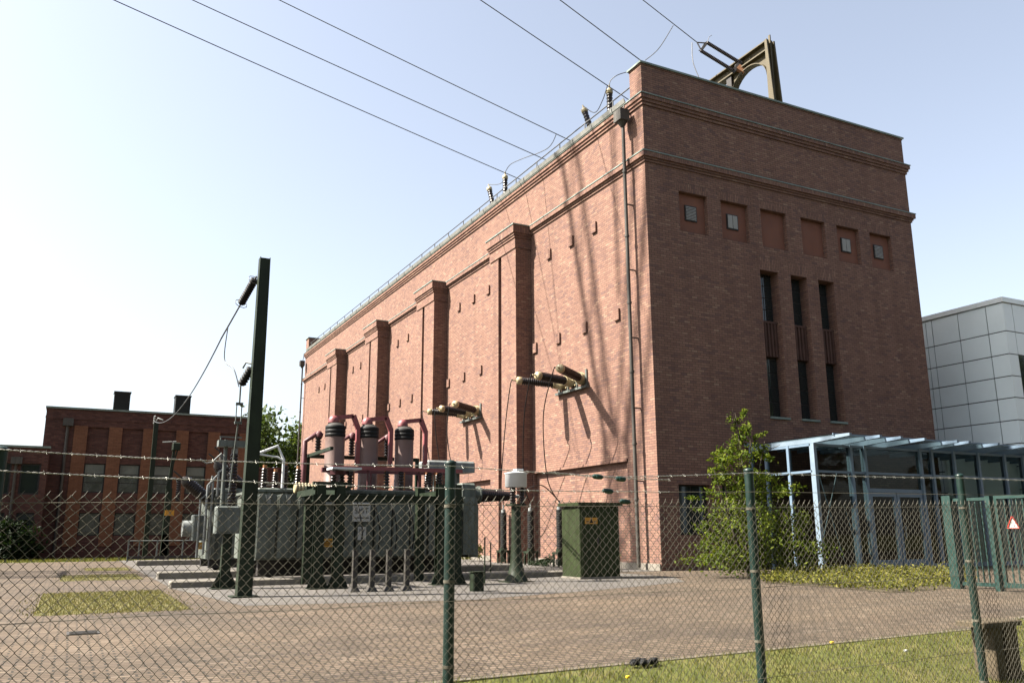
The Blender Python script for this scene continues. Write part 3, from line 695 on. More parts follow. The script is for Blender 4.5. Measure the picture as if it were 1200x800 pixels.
for i in range(12):
    xa = -12.62+i*.485
    if xa > -7.2: break
    q = MB(); zt = 2.12 if i != 2 else 2.02
    for k_ in range(6):
        y = -1.16+k_*.105; c_ = .05
        q.prism([(xa,y,.62),(xa+.42,y,.62),(xa+.42,y,zt-c_),(xa+.42-c_,y,zt),(xa+c_,y,zt),(xa,y,zt-c_)], (0,.028,0))
    q.tube([(xa+.21,-1.18,zt-.12),(xa+.21,-.45,zt-.12)],.05,8); q.tube([(xa+.21,-1.18,.72),(xa+.21,-.45,.72)],.05,8)
    r_ = q.build('radiator', M['tank'], T)
    if i < 3:
        q = MB(); q.prism([(xa+.14,-1.21,zt-.02),(xa+.25,-1.21,zt-.02),(xa+.27,-1.19,zt-.24),(xa+.19,-1.19,zt-.24)], (0,.02,0)); q.build('lifting_lug', M['lightgrey'], r_)
q = MB(); q.cbox(-7.18,-6.72,-.75,-.05,1.95,2.52,.05); q.cbox(-7.05,-6.75,-1.0,.3,.55,1.94,.04); q.build('cable_box', M['tank'], T)
q = MB(); q.cyl((-6.76,-.35,2.22),(-6.50,-.35,2.22),.22,n=18); q.cyl((-6.50,-.35,2.22),(-6.46,-.35,2.22),.25,n=18); bb = q.build('turret', M['tank'], T)
q = MB(); q.ribbed((-6.46,-.35,2.22),(-5.45,-.35,2.20),.205,15,.78,18,.62); q.build('horizontal_bushing', M['brown'], bb)
q = MB(); q.cyl((-5.46,-.35,2.20),(-5.2,-.35,2.20),.05); q.build('terminal', M['lightgrey'], bb)
q = MB(); q.cbox(-7.70,-6.2,.45,1.25,2.90,3.22,.05); q.tube([(-7.3,.85,2.3),(-7.3,.85,2.9)],.07,8); q.tube([(-6.6,.85,2.3),(-6.6,.85,2.9)],.07,8); q.build('conservator', M['lightgrey'], T)
# small bushings and fittings on the lid
for x,y,h in ((-12.35,-.2,.5),(-12.05,-.1,.42),(-11.75,.2,.62),(-11.5,-.2,.5),(-8.0,-.3,.45),(-7.7,-.3,.45),(-7.35,-.25,.5),(-7.0,.3,.6)):
    q = MB(); q.ribbed((x,y,2.30),(x,y,2.3+h),.10,7,.62,12,.85); u_ = q.build('small_bushing', M['brown'], T)
    q = MB(); q.cyl((x,y,2.3+h),(x,y,2.38+h),.05); q.build('terminal', M['brasstag'], u_)
q = MB(); q.ribbed((-11.75,-.95,2.28),(-11.2,-.95,2.26),.15,7,.72,14,.9); q.build('ribbed_breather', M['cream'], T)
q = MB(); q.tube([(-11.95,-.5,2.3),(-11.95,-.5,3.0),(-12.12,-.5,3.34),(-12.62,-.5,3.12)],.036,8); q.tube([(-12.62,-.5,3.12),(-12.1,-.5,3.06),(-11.97,-.5,2.98)],.025,6); q.build('white_bent_pipe', M['white'], T)
q = MB(); q.cbox(-11.05,-10.75,-1.25,-.95,1.86,2.18,.02); q.build('control_box', M['lightgrey'], T)
# plates
q = MB(); q.box(-10.33,-9.88,-1.235,-1.215,1.47,1.98); pl_ = q.build('name_plate', M['signwhite'], T)
q = MB(); q.box(-10.18,-9.97,-1.235,-1.215,1.02,1.34); pl2 = q.build('data_plate', M['signwhite'], T)
q = MB(); q.box(-11.13,-10.68,-1.30,-1.28,.86,1.06); pl3 = q.build('warning_plate', M['yellow'], T)
q = MB(); q.box(-11.28,-11.22,-1.32,-1.29,.95,1.5); q.build('red_marker', M['signred'], T)

def text(body, loc, size, m, parent, rot=(PI/2,0,0), name='lettering', w=1.0):
    cu = bpy.data.curves.new(name, 'FONT'); cu.body = body; cu.size = size; cu.align_x = 'CENTER'; cu.align_y = 'CENTER'; cu.extrude = .002
    o = bpy.data.objects.new(name, cu); COL.objects.link(o); cu.materials.append(M[m]); o['_o'] = (0,0,0)
    dg = bpy.context.evaluated_depsgraph_get(); dg.update(); me = bpy.data.meshes.new_from_object(o.evaluated_get(dg)); bpy.data.objects.remove(o)
    me.transform(Matrix.Translation(V(loc)-V(parent['_o'])) @ Matrix.Rotation(rot[0],4,'X') @ Matrix.Diagonal((w,1,1,1)))
    o = bpy.data.objects.new(name, me); COL.objects.link(o); o['_o'] = parent['_o']; o.parent = parent
    if not me.materials: me.materials.append(M[m])
    return o
text('SMIT', (-10.105,-1.238,1.73), .19, 'ink', pl_, w=.9)
for z in (1.86,1.55):
    q = MB(); q.box(-10.30,-9.91,-1.239,-1.2355,z,z+.025); q.build('plate_rule', M['ink'], pl_)
text('Nr', (-10.075,-1.238,1.25), .13, 'ink', pl2); text('2', (-10.075,-1.238,1.10), .15, 'ink', pl2)
q = MB(); 
for z in (.905,.95,.995): q.box(-11.05,-10.76,-1.304,-1.3005,z,z+.018)
q.build('printed_lines', M['ink'], pl3)

# ------------------------------------------------------------------ green steel frame with the red busbars and grey columns
F = thing('busbar_gantry', 'dark green steel portal frame standing in front of the transformer', 'steel frame', (-10.2,-3.4,0))
for x in (-11.72,-11.28,-8.85,-8.45):
    for y in (-3.4,):
        q = MB(); q.box(x-.10,x+.10,y-.095,y-.08,.02,2.30); q.box(x-.10,x+.10,y+.08,y+.095,.02,2.30); q.box(x-.012,x+.012,y-.079,y+.079,.02,2.30); q.box(x-.2,x+.2,y-.2,y+.2,0.008,.03)
        q.prism([(x-.10,y-.07,.03),(x-.24,y-.07,.03),(x-.10,y-.07,.35)], (0,.02,0)); q.prism([(x+.10,y-.07,.03),(x+.24,y-.07,.03),(x+.10,y-.07,.35)], (0,.02,0))
        q.build('post', M['green'], F)
for x in (-11.5,-8.65):
    q = MB(); q.box(x-.1,x+.1,-1.60,-1.42,.02,2.3); q.build('post', M['green'], F)
q = MB(); q.box(-11.9,-8.3,-3.50,-3.30,2.0,2.02); q.box(-11.9,-8.3,-3.47,-3.45,1.90,1.998); q.box(-11.9,-8.3,-3.50,-3.30,1.86,1.898); q.build('beam', M['green'], F)
for z,x0_,x1_ in ((2.24,-11.9,-11.05),(2.12,-11.9,-11.05)):
    q = MB(); q.box(x0_,x1_,-3.46,-3.36,z,z+.06); q.build('beam', M['green'], F)
for x in (-11.72,-11.28,-8.65):
    q = MB(); q.obox((x,-3.29,2.10),(x,-1.4,2.10),.12,.14); q.build('beam', M['green'], F)
q = MB(); q.obox((-11.05,.9,3.24),(-7.8,.9,3.24),.10,.10); q.obox((-11.0,.9,2.3),(-11.0,.9,3.19),.09,.09); q.obox((-7.85,.9,2.3),(-7.85,.9,3.19),.09,.09); q.obox((-11.0,.9,3.24),(-11.0,-1.5,3.24),.08,.08) ; q.build('rear_beam', M['green'], F)
# grey columns
CX = [-10.44,-9.50,-8.47]
for i, x in enumerate(CX):
    t = thing('grey_column', 'fat grey cylinder column with dark banded top, ' + ('leftmost','middle','rightmost')[i] + ' of the three on the transformer', 'column', (x,.3,2.3), 'grey columns on the transformer')
    q = MB(); q.lathe((x,.3,2.302),(x,.3,3.72),[(0,.28),(.04,.28),(.05,.262),(1,.262)],24); q.build('body', M['coil'], t)
    q = MB(); q.lathe((x,.3,3.722),(x,.3,4.03),[(0,.255),(.03,.275),(.26,.275),(.28,.266),(.34,.266),(.36,.275),(.60,.275),(.62,.266),(.68,.266),(.70,.275),(.94,.272),(1,.25)],24); q.build('band', M['black'], t)
    q = MB(); q.lathe((x,.3,4.032),(x,.3,4.13),[(0,.24),(.6,.18),(1,.08)],18); q.build('top_cap', M['darkgrey'], t)
    q = MB(); q.lathe((x-.08,.3,4.08),(x-.02,.3,4.30),[(0,.13),(.5,.15),(.9,.1),(1,.04)],14); q.obox((x-.05,.3,4.24),(x+.48,.3,4.32),.10,.11); q.obox((x+.48,.3,4.34),(x+.63,.3,3.98),.10,.13); q.obox((x+.63,.3,4.02),(x+.63,.3,2.98),.11,.12)
    q.build('red_conductor_arm', M['red'], t)
    q = MB(); xx, yy = x-.34, .75; q.ribbed((xx,yy,3.29),(xx,yy,3.76),.09,6,.6,12); q.build('post_insulator', M['brown'], t)
    q = MB(); q.tube([(xx-.36,yy,2.45),(xx-.36,yy,3.62),(xx-.05,yy,3.84),(xx+.1,yy,3.80)],.055 if i else .07,8); q.lathe((xx,yy,3.74),(xx+.02,yy,3.92),[(0,.1),(.6,.12),(1,.04)],10); q.build('red_pipe', M['reddark'], t)
BB = thing('busbar', 'dull red horizontal busbars running along the top of the transformer', 'busbar', (-9,-.6,2.9))
q = MB(); q.obox((-10.75,-.72,2.83),(-7.15,-.72,2.83),.14,.10); q.build('bar', M['red'], BB)
q = MB(); q.obox((-10.9,-.2,2.80),(-7.3,-.2,2.80),.12,.12); q.build('bar', M['reddark'], BB)
q = MB(); q.obox((-10.9,-1.3,2.66),(-10.1,-.2,2.74),.14,.1); q.build('bar', M['reddark'], BB)
rb = random.Random(3)
for i in range(13):
    x = -10.05+i*.235; y = -.72 if i % 2 else -.25; q = MB(); q.tube([(x,y,2.3),(x,y,2.79)],.022,6); q.build('riser', M['reddark'] if i % 3 else M['brasstag'], BB)
for i,x in enumerate((-10.72,-10.5,-10.28,-9.3,-8.9,-8.1,-7.8)):
    q = MB(); q.ribbed((x,-.72,2.31),(x,-.72,2.77),.085,6,.6,12); u_ = q.build('post_insulator', M['brown'], BB)
q = MB(); q.box(-10.95,-10.2,-1.45,-.9,2.74,2.79); q.build('cover_plate', M['white'], BB)
# earth rods: four short grey cable posts in front
for i, x in enumerate((-11.30,-10.93,-10.57,-10.17)):
    t = thing('cable_post', ('leftmost','second from left','third from left','rightmost')[i] + ' of four short grey posts in front of the transformer', 'post', (x,-4.8,0), 'short grey posts in front of the transformer')
    q = MB(); q.box(x-.05,x+.05,-4.85,-4.75,.03,.83); q.box(x-.058,x+.058,-4.858,-4.742,.832,.845); q.build('post', M['darkgrey'], t)
    q = MB(); q.prism([(x-.11,-4.9,.01),(x+.11,-4.9,.01),(x+.06,-4.85,.10),(x-.06,-4.85,.10)], (0,.2,0)); q.build('foot', M['darkgrey'], t)
for i in range(5):
    x = -10.7+i*.45; cable('control_cable', [(x,-1.3,1.95),(x+.03,-1.5,1.6),(x+.12,-1.45,1.2),(x+.1,-1.4,.8)], 'black control cable hanging down the radiator fronts, number ' + ('one','two','three','four','five')[i] + ' from the left', .018, group='control cables on the transformer')

# ------------------------------------------------------------------ rear transformer at the left
R = thing('rear_transformer', 'older grey transformer with slanted brown bushings behind the steel pole', 'transformer', (-12,5.5,0))
q = MB(); q.cbox(-12.85,-9.4,5.0,7.4,.45,2.55,.06); q.box(-12.95,-9.3,4.9,7.5,2.42,2.5)
for i in range(9): q.box(-12.8+i*.3,-12.72+i*.3,4.86,4.999,.6,2.4)
q.build('tank', M['tank'], R)
q = MB(); q.box(-12.8,-9.5,5.1,5.4,.2,.449); q.box(-12.8,-9.5,6.9,7.2,.2,.449); q.build('skid', M['frame'], R)
for (x,y) in ((-12.5,5.25),(-9.9,5.25)):
    q = MB(); q.cyl((x,y-.1,.26),(x,y+.1,.26),.18,n=16); q.build('wheel', M['black'], R)
def slant(a, b, r, name='slanted_bushing'):
    a = V(a); b = V(b); d = (b-a).normalized(); q = MB(); q.cyl(a-d*.25, a, r*1.15, r*1.05, 16); f_ = q.build('turret', M['tank'], R)
    q = MB(); q.ribbed(a, b-d*.1, r, 12, .82, 16, .95); q.build('insulator', M['brown'], f_)
    q = MB(); q.lathe(b-d*.1, b+d*.06, [(0,r*.8),(.4,r*.7),(1,r*.3)], 12); q.tube([b, b+d*.2, b+d*.2+V((-.15,0,.12))], .025); q.build('cap', M['darkgrey'], f_)
slant((-12.95,5.1,2.18),(-13.72,4.9,2.78),.19); slant((-12.3,5.6,2.62),(-12.75,5.4,3.32),.17); slant((-11.9,5.3,2.6),(-12.4,5.0,2.95),.17); slant((-12.0,6.4,2.6),(-12.5,6.2,3.6),.15)
q = MB()
for pts in ([(-13.05,4.7,.6),(-13.05,4.7,2.6),(-12.8,4.7,2.9)],[(-12.9,4.75,.6),(-12.9,4.75,2.75)],[(-13.2,4.9,.5),(-13.2,4.9,2.2),(-13.0,4.9,2.4),(-12.9,4.9,2.9)],[(-12.75,4.8,2.3),(-12.75,4.8,3.0),(-12.5,4.8,3.2)]): q.tube(pts,.035,7)
q.build('oil_pipe', M['lightgrey'], R)
q = MB(); q.cbox(-13.35,-12.96,4.95,5.6,1.0,1.75,.03); q.build('control_box', M['greymetal'], R)
q = MB(); q.cyl((-13.6,5.4,1.35),(-13.15,5.4,1.35),.24,n=18); q.build('drum', M['lightgrey'], R)
q = MB(); q.lathe((-13.1,5.0,.75),(-13.1,5.0,.95),[(0,.07),(.5,.1),(1,.07)],10); q.build('yellow_valve', M['yellow'], R)

# ------------------------------------------------------------------ box and disconnector on its pedestal left of the pole
t = thing('switch_pedestal', 'grey switch box on green pedestal with tall pole and crossbar', 'switchgear', (-13.47,-2.27,0))
q = MB(); q.box(-13.57,-13.37,-2.37,-2.17,.03,1.18); q.box(-13.75,-13.2,-2.5,-2.05,.005,.035); q.prism([(-13.57,-2.3,.036),(-13.75,-2.3,.036),(-13.57,-2.3,.4)], (0,.02,0)); q.prism([(-13.37,-2.3,.036),(-13.19,-2.3,.036),(-13.37,-2.3,.4)], (0,.02,0)); q.build('pedestal', M['green'], t)
q = MB(); q.cbox(-13.76,-13.22,-2.42,-2.1,1.185,1.78,.03); q.box(-13.72,-13.26,-2.44,-2.422,1.23,1.66); q.build('switch_box', M['greymetal'], t)
q = MB(); q.cyl((-13.62,-2.2,1.78),(-13.62,-2.2,3.26),.045,n=10); q.build('pole', M['greymetal'], t)
q = MB(); q.box(-13.80,-13.2,-2.33,-2.07,3.10,3.24); q.box(-13.78,-13.3,-2.31,-2.29,3.30,3.33); q.cyl((-13.76,-2.3,3.24),(-13.76,-2.3,3.33),.015); q.build('crossbar', M['greymetal'], t)
for x,z0_,z1_ in ((-13.42,1.79,2.95),):
    q = MB(); q.ribbed((x,-2.2,z0_),(x,-2.2,z1_),.095,16,.75,14); u_ = q.build('insulator', M['brown'], t)
    q = MB(); q.cyl((x,-2.2,z1_),(x,-2.2,z1_+.12),.07); q.build('cap', M['lightgrey'], u_)
q = MB(); q.tube([(-14.15,-2.2,2.80),(-14.02,-2.2,2.72),(-13.9,-2.2,2.74),(-13.7,-2.2,2.95)],.02,6); q.build('contact_blade', M['lightgrey'], t)
q = MB(); q.box(-13.2,-13.12,-2.35,-2.2,.9,1.62); q.build('conduit', M['lightgrey'], t)

# ------------------------------------------------------------------ drum on pedestal, block, thin rods
t = thing('drum_pedestal', 'white cylindrical drum on a dark green flared pedestal beside the horizontal bushing', 'switchgear', (-6.75,-3.2,0))
x, y = -6.75, -3.2
q = MB(); q.lathe((x,y,2.28),(x,y,2.64),[(0,.24),(.04,.275),(.9,.275),(.93,.29),(1,.29)],24); q.lathe((x,y,2.642),(x,y,2.69),[(0,.28),(1,.05)],24); q.box(x-.03,x+.16,y-.1,y+.1,2.66,2.74); q.build('drum', M['white'], t)
q = MB()
for dx_,dy_ in ((-.15,-.08),(.15,-.05),(0,.14)): q.ribbed((x+dx_,y+dy_,1.88),(x+dx_,y+dy_,2.279),.065,6,.7,10)
q.build('post_insulator', M['brown'], t)
q = MB(); q.cbox(x-.2,x+.2,y-.18,y+.18,1.84,1.879,.008); q.lathe((x,y,.02),(x,y,1.838),[(0,.30),(.03,.28),(.12,.2),(.25,.15),(.5,.125),(1,.12)],10); q.box(x-.36,x+.36,y-.3,y+.3,.004,.03); q.build('pedestal', M['green'], t)
cable('hanging_cable', [(-5.2,-.35,2.2),(-5.6,-1.6,2.1),(-6.3,-2.8,2.2),(-6.5,-3.1,2.1)], 'thin dark cable from the horizontal bushing to the white drum', .018)
cable('hanging_cable', [(-6.5,-3.1,2.12),(-5.0,-.2,2.35),(-2.4,3.3,2.75),(-1.0,4.58,2.28)], 'dark cable arching from the white drum to the termination beside the green cabinet', .02)
t = thing('block_post', 'short square dark green post on the gravel right of the green fence post', 'post', (-9.0,-5.8,0))
q = MB(); q.cbox(-9.13,-8.89,-5.92,-5.7,.0,.38,.02); q.build('body', M['green'], t)
q = MB(); q.box(-9.15,-8.87,-5.94,-5.68,.382,.40); q.build('lid', M['green'], t)
for i,(px_,py_,h) in enumerate(((-7.7,-3.4,1.05),(-6.4,-1.0,.9),(-3.6,-2.3,.75))):
    q = MB(); q.tube([(px_,py_,0),(px_,py_,h)],.018,6); q.cyl((px_,py_,h),(px_,py_,h+.03),.025); tag(q.build('marker_rod', M['green']), ('thin green rod upright beside the short square post','thin green rod between the transformer and the white drum','thin green rod right of the olive cabinet')[i], 'rod', 'thin green rods in the gravel')
# ------------------------------------------------------------------ olive cabinet
t = thing('electrical_cabinet', 'olive green metal cabinet with flat roof beside the downpipe', 'cabinet', (-4.0,-2.3,0))
q = MB(); q.cbox(-4.78,-3.55,-2.98,-2.05,.06,1.86,.02); q.build('body', M['olive'], t)
q = MB(); q.prism([(-4.85,-3.06,1.865),(-3.48,-3.06,1.865),(-3.48,-1.98,1.865),(-4.85,-1.98,1.865)], (0,0,.03)); q.prism([(-4.85,-3.06,1.897),(-3.48,-3.06,1.897),(-3.48,-1.98,1.897),(-4.85,-1.98,1.897)], (0,0,.055)); q.build('roof', M['olive'], t)
for x0_, x1_ in ((-4.73,-4.175),(-4.155,-3.60)):
    q = MB(); q.box(x0_,x1_,-3.0,-2.982,.14,1.8); d_ = q.build('door', M['olive'], t)
    if x0_ < -4.5:
        q = MB(); q.box(x1_-.09,x1_-.05,-3.03,-3.002,.85,1.05); q.build('handle', M['frame'], d_)
        q = MB(); q.box(x0_+.1,x0_+.48,-3.014,-3.002,1.40,1.56); w_ = q.build('warning_plate', M['yellow'], d_)
        q = MB(); q.prism([(x0_+.23,-3.0145,1.425),(x0_+.35,-3.0145,1.425),(x0_+.29,-3.0145,1.53)], (0,-.003,0)); q.box(x0_+.13,x0_+.21,-3.0175,-3.0145,1.45,1.47); q.box(x0_+.37,x0_+.45,-3.0175,-3.0145,1.45,1.47); q.build('printed_symbol', M['ink'], w_)
q = MB(); q.box(-4.81,-3.52,-3.01,-2.02,.008,.058); q.build('plinth', M['concrete'], t)
# ------------------------------------------------------------------ far posts and low barrier
t = thing('far_post', 'plain dark green steel post in front of the far brick building, holding the slack wire', 'post', (-13.2,24.5,0))
q = MB(); q.box(-13.31,-13.09,24.4,24.6,0,6.85); q.build('shaft', M['green'], t)
q = MB(); q.tube([(-13.2,24.5,6.85),(-13.15,24.4,7.0),(-12.9,24.4,6.9)],.04); q.ribbed((-13.3,24.5,6.7),(-13.3,24.3,7.1),.06,5,.6,8); q.build('hook', M['lightgrey'], t)
t = thing('far_switch_post', 'dark green far post with a tilted switch and insulator at its top', 'switchgear', (-12.6,21.0,0))
q = MB(); q.box(-12.78,-12.50,20.9,21.1,0,3.3); q.prism([(-12.82,20.9,.0),(-12.4,20.9,0),(-12.5,20.9,1.2),(-12.78,20.9,1.2)], (0,.2,0)); q.build('shaft', M['green'], t)
q = MB(); q.obox((-12.68,21,3.3),(-12.55,21,5.3),.12,.12); q.obox((-12.78,20.95,3.3),(-12.42,20.95,5.1),.06,.06); q.cbox(-12.66,-12.3,20.8,21.2,5.1,5.45,.04); q.build('switch_arm', M['green'], t)
q = MB(); q.tube([(-13.1,21,5.45),(-12.5,21,5.5)],.03); q.tube([(-13.3,21,3.75),(-12.4,21,3.8),(-12.3,21,3.6)],.035); q.build('contact', M['lightgrey'], t)
q = MB(); q.ribbed((-12.22,21,2.7),(-12.22,21,3.75),.13,10,.7,12); q.build('insulator', M['brown'], t)
q = MB(); q.box(-12.75,-12.35,20.85,20.899,2.05,2.3); q.build('yellow_plate', M['yellow'], t)
t = thing('low_barrier', 'low grey railing with a dark bottom bar standing in the far grass', 'railing', (-13,20.5,0))
for x in (-14.2,-13.75,-13.0,-11.9): 
    q = MB(); q.box(x-.03,x+.03,20.37,20.43,0,.95); q.build('post', M['greymetal'], t)
q = MB(); q.box(-14.2,-10.0,20.36,20.44,.12,.25); q.build('bottom_bar', M['frame'], t)
q = MB(); q.tube([(-14.2,20.4,.92),(-10.0,20.4,.92)],.025); q.build('top_rail', M['greymetal'], t)

# ------------------------------------------------------------------ far brick building
FB = thing('far_brick_building', 'dark brick building with orange brick piers and two roof vents at far left', 'building', (-12,29,0))
fx0, fx1, fy, fz = -18.34, -7.9, 29.0, 7.82
wins = [-15.75+1.72*i for i in range(5)]
f = MB(); ops = []
for x in wins: ops += [(x-.52,x+.52,4.95-1.55,4.95,.22),(x-.52,x+.52,5.35,6.9,.10),(x-.52,x+.52,1.15,2.35,.22)]
facade(f, lambda u,z,d: (u,fy+d,z), fx0, fx1, 0, fz, ops)
f.face([(fx0,fy,0),(fx0,fy,fz),(fx0,45,fz),(fx0,45,0)]); f.face([(fx1,fy,0),(fx1,45,0),(fx1,45,fz),(fx1,fy,fz)]); f.face([(fx0,45,0),(fx0,45,fz),(fx1,45,fz),(fx1,45,0)])
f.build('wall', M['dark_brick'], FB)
q = MB(); q.box(fx0-.05,fx1+.05,fy-.08,45.1,fz+.005,fz+.10); q.build('coping', M['copper'], FB)
q = MB(); q.box(fx0-.02,fx1,fy-.03,fy-.001,fz-.55,fz-.40); q.build('cornice', M['dark_brick'], FB)
for x in [-16.6]+[w_+.86 for w_ in wins]:
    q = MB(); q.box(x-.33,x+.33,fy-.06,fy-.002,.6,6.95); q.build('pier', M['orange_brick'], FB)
for x in wins:
    q = MB(); q.box(x-.515,x+.515,fy+.10,fy+.21,3.405,4.945); wn = q.build('window', M['frame'], FB)
    q = MB(); q.box(x-.46,x+.46,fy+.08,fy+.098,4.42,4.90); q.build('blind', M['shutter'], wn); q = MB(); q.box(x-.46,x+.46,fy+.08,fy+.098,3.96,4.38); q.build('pane', M['dullpane'], wn); q = MB(); q.box(x-.46,x+.46,fy+.08,fy+.098,3.46,3.92); q.build('pane', M['dullpane'], wn)
    q = MB(); q.box(x-.515,x+.515,fy+.10,fy+.21,1.155,2.345); wn = q.build('window', M['frame'], FB)
    q = MB(); q.box(x-.46,x+.46,fy+.08,fy+.098,1.2,2.3); q.build('pane', M['dullpane'], wn)
for x in (-14.66,-11.36):
    q = MB(); q.box(x-.42,x+.42,31.0,32.0,fz+.1,fz+1.38); v_ = q.build('roof_vent', M['black'], FB)
    q = MB(); q.box(x-.46,x+.46,30.96,32.04,fz+1.382,fz+1.44); q.build('cap', M['darkgrey'], v_)
q = MB(); q.tube([(-17.25,fy-.1,6.9),(-17.25,fy-.1,.1)],.08,8); d_ = q.build('downpipe', M['pipe'], FB)
q = MB(); q.box(-17.5,-17.0,fy-.3,fy-.01,6.9,7.3); q.build('hopper_head', M['pipe'], d_)
WG = thing('low_brick_wing', 'lower dark brick wing with shaded windows at the left edge', 'building', (-22,27.5,0))
wz = 5.55; wy = 27.6
f = MB(); wx = [-21.9,-19.95,-18.95]; ops = [(-20.5,-19.55,3.2,4.75,.2),(-19.15,-18.25,3.2,4.75,.2),(-20.5,-19.6,.9,2.3,.2),(-19.1,-18.3,.9,2.3,.2)]
facade(f, lambda u,z,d: (u,wy+d,z), -34, -17.95, 0, wz, ops); f.face([(-17.95,wy,0),(-17.95,fy,0),(-17.95,fy,wz),(-17.95,wy,wz)]); f.face([(-34,wy,wz-.01),(-17.95,wy,wz-.01),(-17.95,40,wz-.01),(-34,40,wz-.01)])
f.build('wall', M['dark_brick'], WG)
q = MB(); q.box(-34,-17.9,wy-.1,wy+.5,wz,wz+.1); q.build('coping', M['copper'], WG)
for a_,b_,c_,d_,e_ in ops:
    q = MB(); q.box(a_+.004,b_-.004,wy+.1,wy+.19,c_+.004,d_-.004); wn = q.build('window', M['frame'], WG)
    q = MB(); q.box(a_+.08,b_-.08,wy+.08,wy+.098,c_+.08,d_-.08); q.build('pane', M['glass'], wn)
q = MB(); q.tube([(-19.35,wy-.1,4.7),(-19.35,wy-.1,.1)],.07,8); d_ = q.build('downpipe', M['pipe'], WG)
q = MB(); q.box(-19.6,-19.1,wy-.3,wy-.01,4.7,5.05); q.build('hopper_head', M['pipe'], d_)
# far low red wall in front of the tree
t = thing('far_red_wall', 'low dull red building seen under the tree between far brick hall and main hall', 'building', (-4,52,0))
q = MB(); q.box(-9.5,-.6,52,53,0,6.6); q.build('wall', M['dark_brick'], t)
q = MB(); q.box(-9.6,-.5,51.9,53.1,6.602,6.75); q.build('coping', M['reddark'], t)
q = MB(); q.box(-9.5,-.6,51.9,51.998,5.2,5.5); q.build('band', M['lightgrey'], t)

# ------------------------------------------------------------------ white clad building at right
WB = thing('white_clad_building', 'pale grey building clad in large square panels behind the brick hall', 'building', (20,3,0))
q = MB(); q.box(18.04,34,-.58,20,0,10.7); q.build('core', M['seam'], WB)
rows = [0,.95,1.9,2.84,3.78,4.72,5.68,6.62,7.54,8.48,9.47,10.72]
cols = [-.62,-.47+.02] ; cols = [-.62,.17,1.51,2.83,3.15,4.5,5.9,7.3,8.7,10.1,20]
q = MB()
for a_,b_ in zip(cols,cols[1:]):
    for c_,d_ in zip(rows,rows[1:]): q.box(18.0,18.036,a_+.020,b_-.020,c_+.020,d_-.020)
q.build('side_cladding', M['panel'], WB)
q = MB(); xc = [18.0,18.62,20.0,21.4,22.8,24.2,25.6,27,34]
for i,(a_,b_) in enumerate(zip(xc,xc[1:])):
    for j,(c_,d_) in enumerate(zip(rows,rows[1:])):
        if i >= 1 and c_ in (7.54,6.62,4.72,3.78,1.9): continue
        q.box(a_+.020,b_-.020,-.62,-.584,c_+.020,d_-.020)
q.build('front_cladding', M['panelwarm'], WB)
for z0_,z1_ in ((6.62,8.48),(3.78,5.68),(1.9,2.84)):
    q = MB(); q.box(18.64,33.9,-.60,-.585,z0_+.02,z1_-.02); q.build('window_band', M['glass'], WB)
q = MB(); q.box(17.95,34.1,-.68,20.1,10.735,10.95); q.build('coping', M['panelwarm'], WB)

# ------------------------------------------------------------------ glass annex
AN = thing('glass_annex', 'blue grey steel framed glass entrance hall built against the brick hall', 'annex', (8,-1.5,0))
AX0, AX1, AY, AZ = 3.62, 20.0, -3.0, 3.86
q = MB(); q.box(AX0+.02,AX1,AY-.9,-.22,4.036,4.056); q.build('roof_glazing', M['clear'], AN); q = MB(); q.box(AX0+.0,AX1,AY-.94,AY-.902,4.030,4.075); q.box(AX0+.02,AX1,-.2,-.05,4.03,4.12); q.build('roof_edge', M['blue'], AN)
posts = [3.72,5.29,5.92,8.54,9.12,10.25,11.55,13.0,14.06,15.4,16.8,18.2]
for i,x in enumerate(posts):
    q = MB(); wdt = .12 if i == 0 else .1
    q.box(x-wdt/2,x+wdt/2,AY-.09,AY+.09,.02,AZ); q.build('mullion', M['blue'] if i else M['litblue'], AN)
beams = [3.72,5.0,5.92,7.0,8.54,9.12,10.6,12.0,13.4,14.8,16.2,17.6]
for i,x in enumerate(beams):
    q = MB(); y0_ = AY-1.5
    q.prism([(x-.05,y0_,3.95),(x-.05,y0_,4.028),(x-.05,-.22,4.028),(x-.05,-.22,3.865),(x-.05,AY-.1,3.865)], (.10,0,0)); q.build('rafter', M['blue'] if i else M['litblue'], AN)
for y in (AY+1.0,AY+2.0,-.3):
    q = MB(); q.box(AX0+.02,AX0+.14,y-.05,y+.05,.02,AZ); q.build('mullion', M['blue'], AN)
q = MB()
for z in (3.0,3.82): q.box(AX0+.08,AX1,AY-.05,AY+.05,z-.035,z+.035); q.box(AX0+.04,AX0+.12,AY+.05,-.22,z-.035,z+.035)
q.box(5.97,8.49,AY-.052,AY+.052,2.40,2.52); q.box(AX0+.08,5.9,AY-.05,AY+.05,.02,.16); q.box(8.6,AX1,AY-.05,AY+.05,.02,.16); q.build('transom', M['blue'], AN)
for x0_,x1_ in ((5.99,7.22),(7.25,8.47)):
    q = MB(); q.box(x0_,x0_+.12,AY-.04,AY+.04,.03,2.39); q.box(x1_-.12,x1_,AY-.04,AY+.04,.03,2.39); q.box(x0_+.12,x1_-.12,AY-.04,AY+.04,2.27,2.389); q.box(x0_+.12,x1_-.12,AY-.04,AY+.04,.03,.30); d_ = q.build('door', M['blue'], AN)
    q = MB(); q.box(x0_+.12,x1_-.12,AY-.006,AY+.006,.302,2.268); q.build('pane', M['clear'], d_)
    hx = x1_-.2 if x0_ < 6.5 else x0_+.2; q = MB(); q.tube([(hx,AY-.08,.95),(hx,AY-.08,1.35)],.018); q.build('handle', M['lightgrey'], d_)
gx = posts
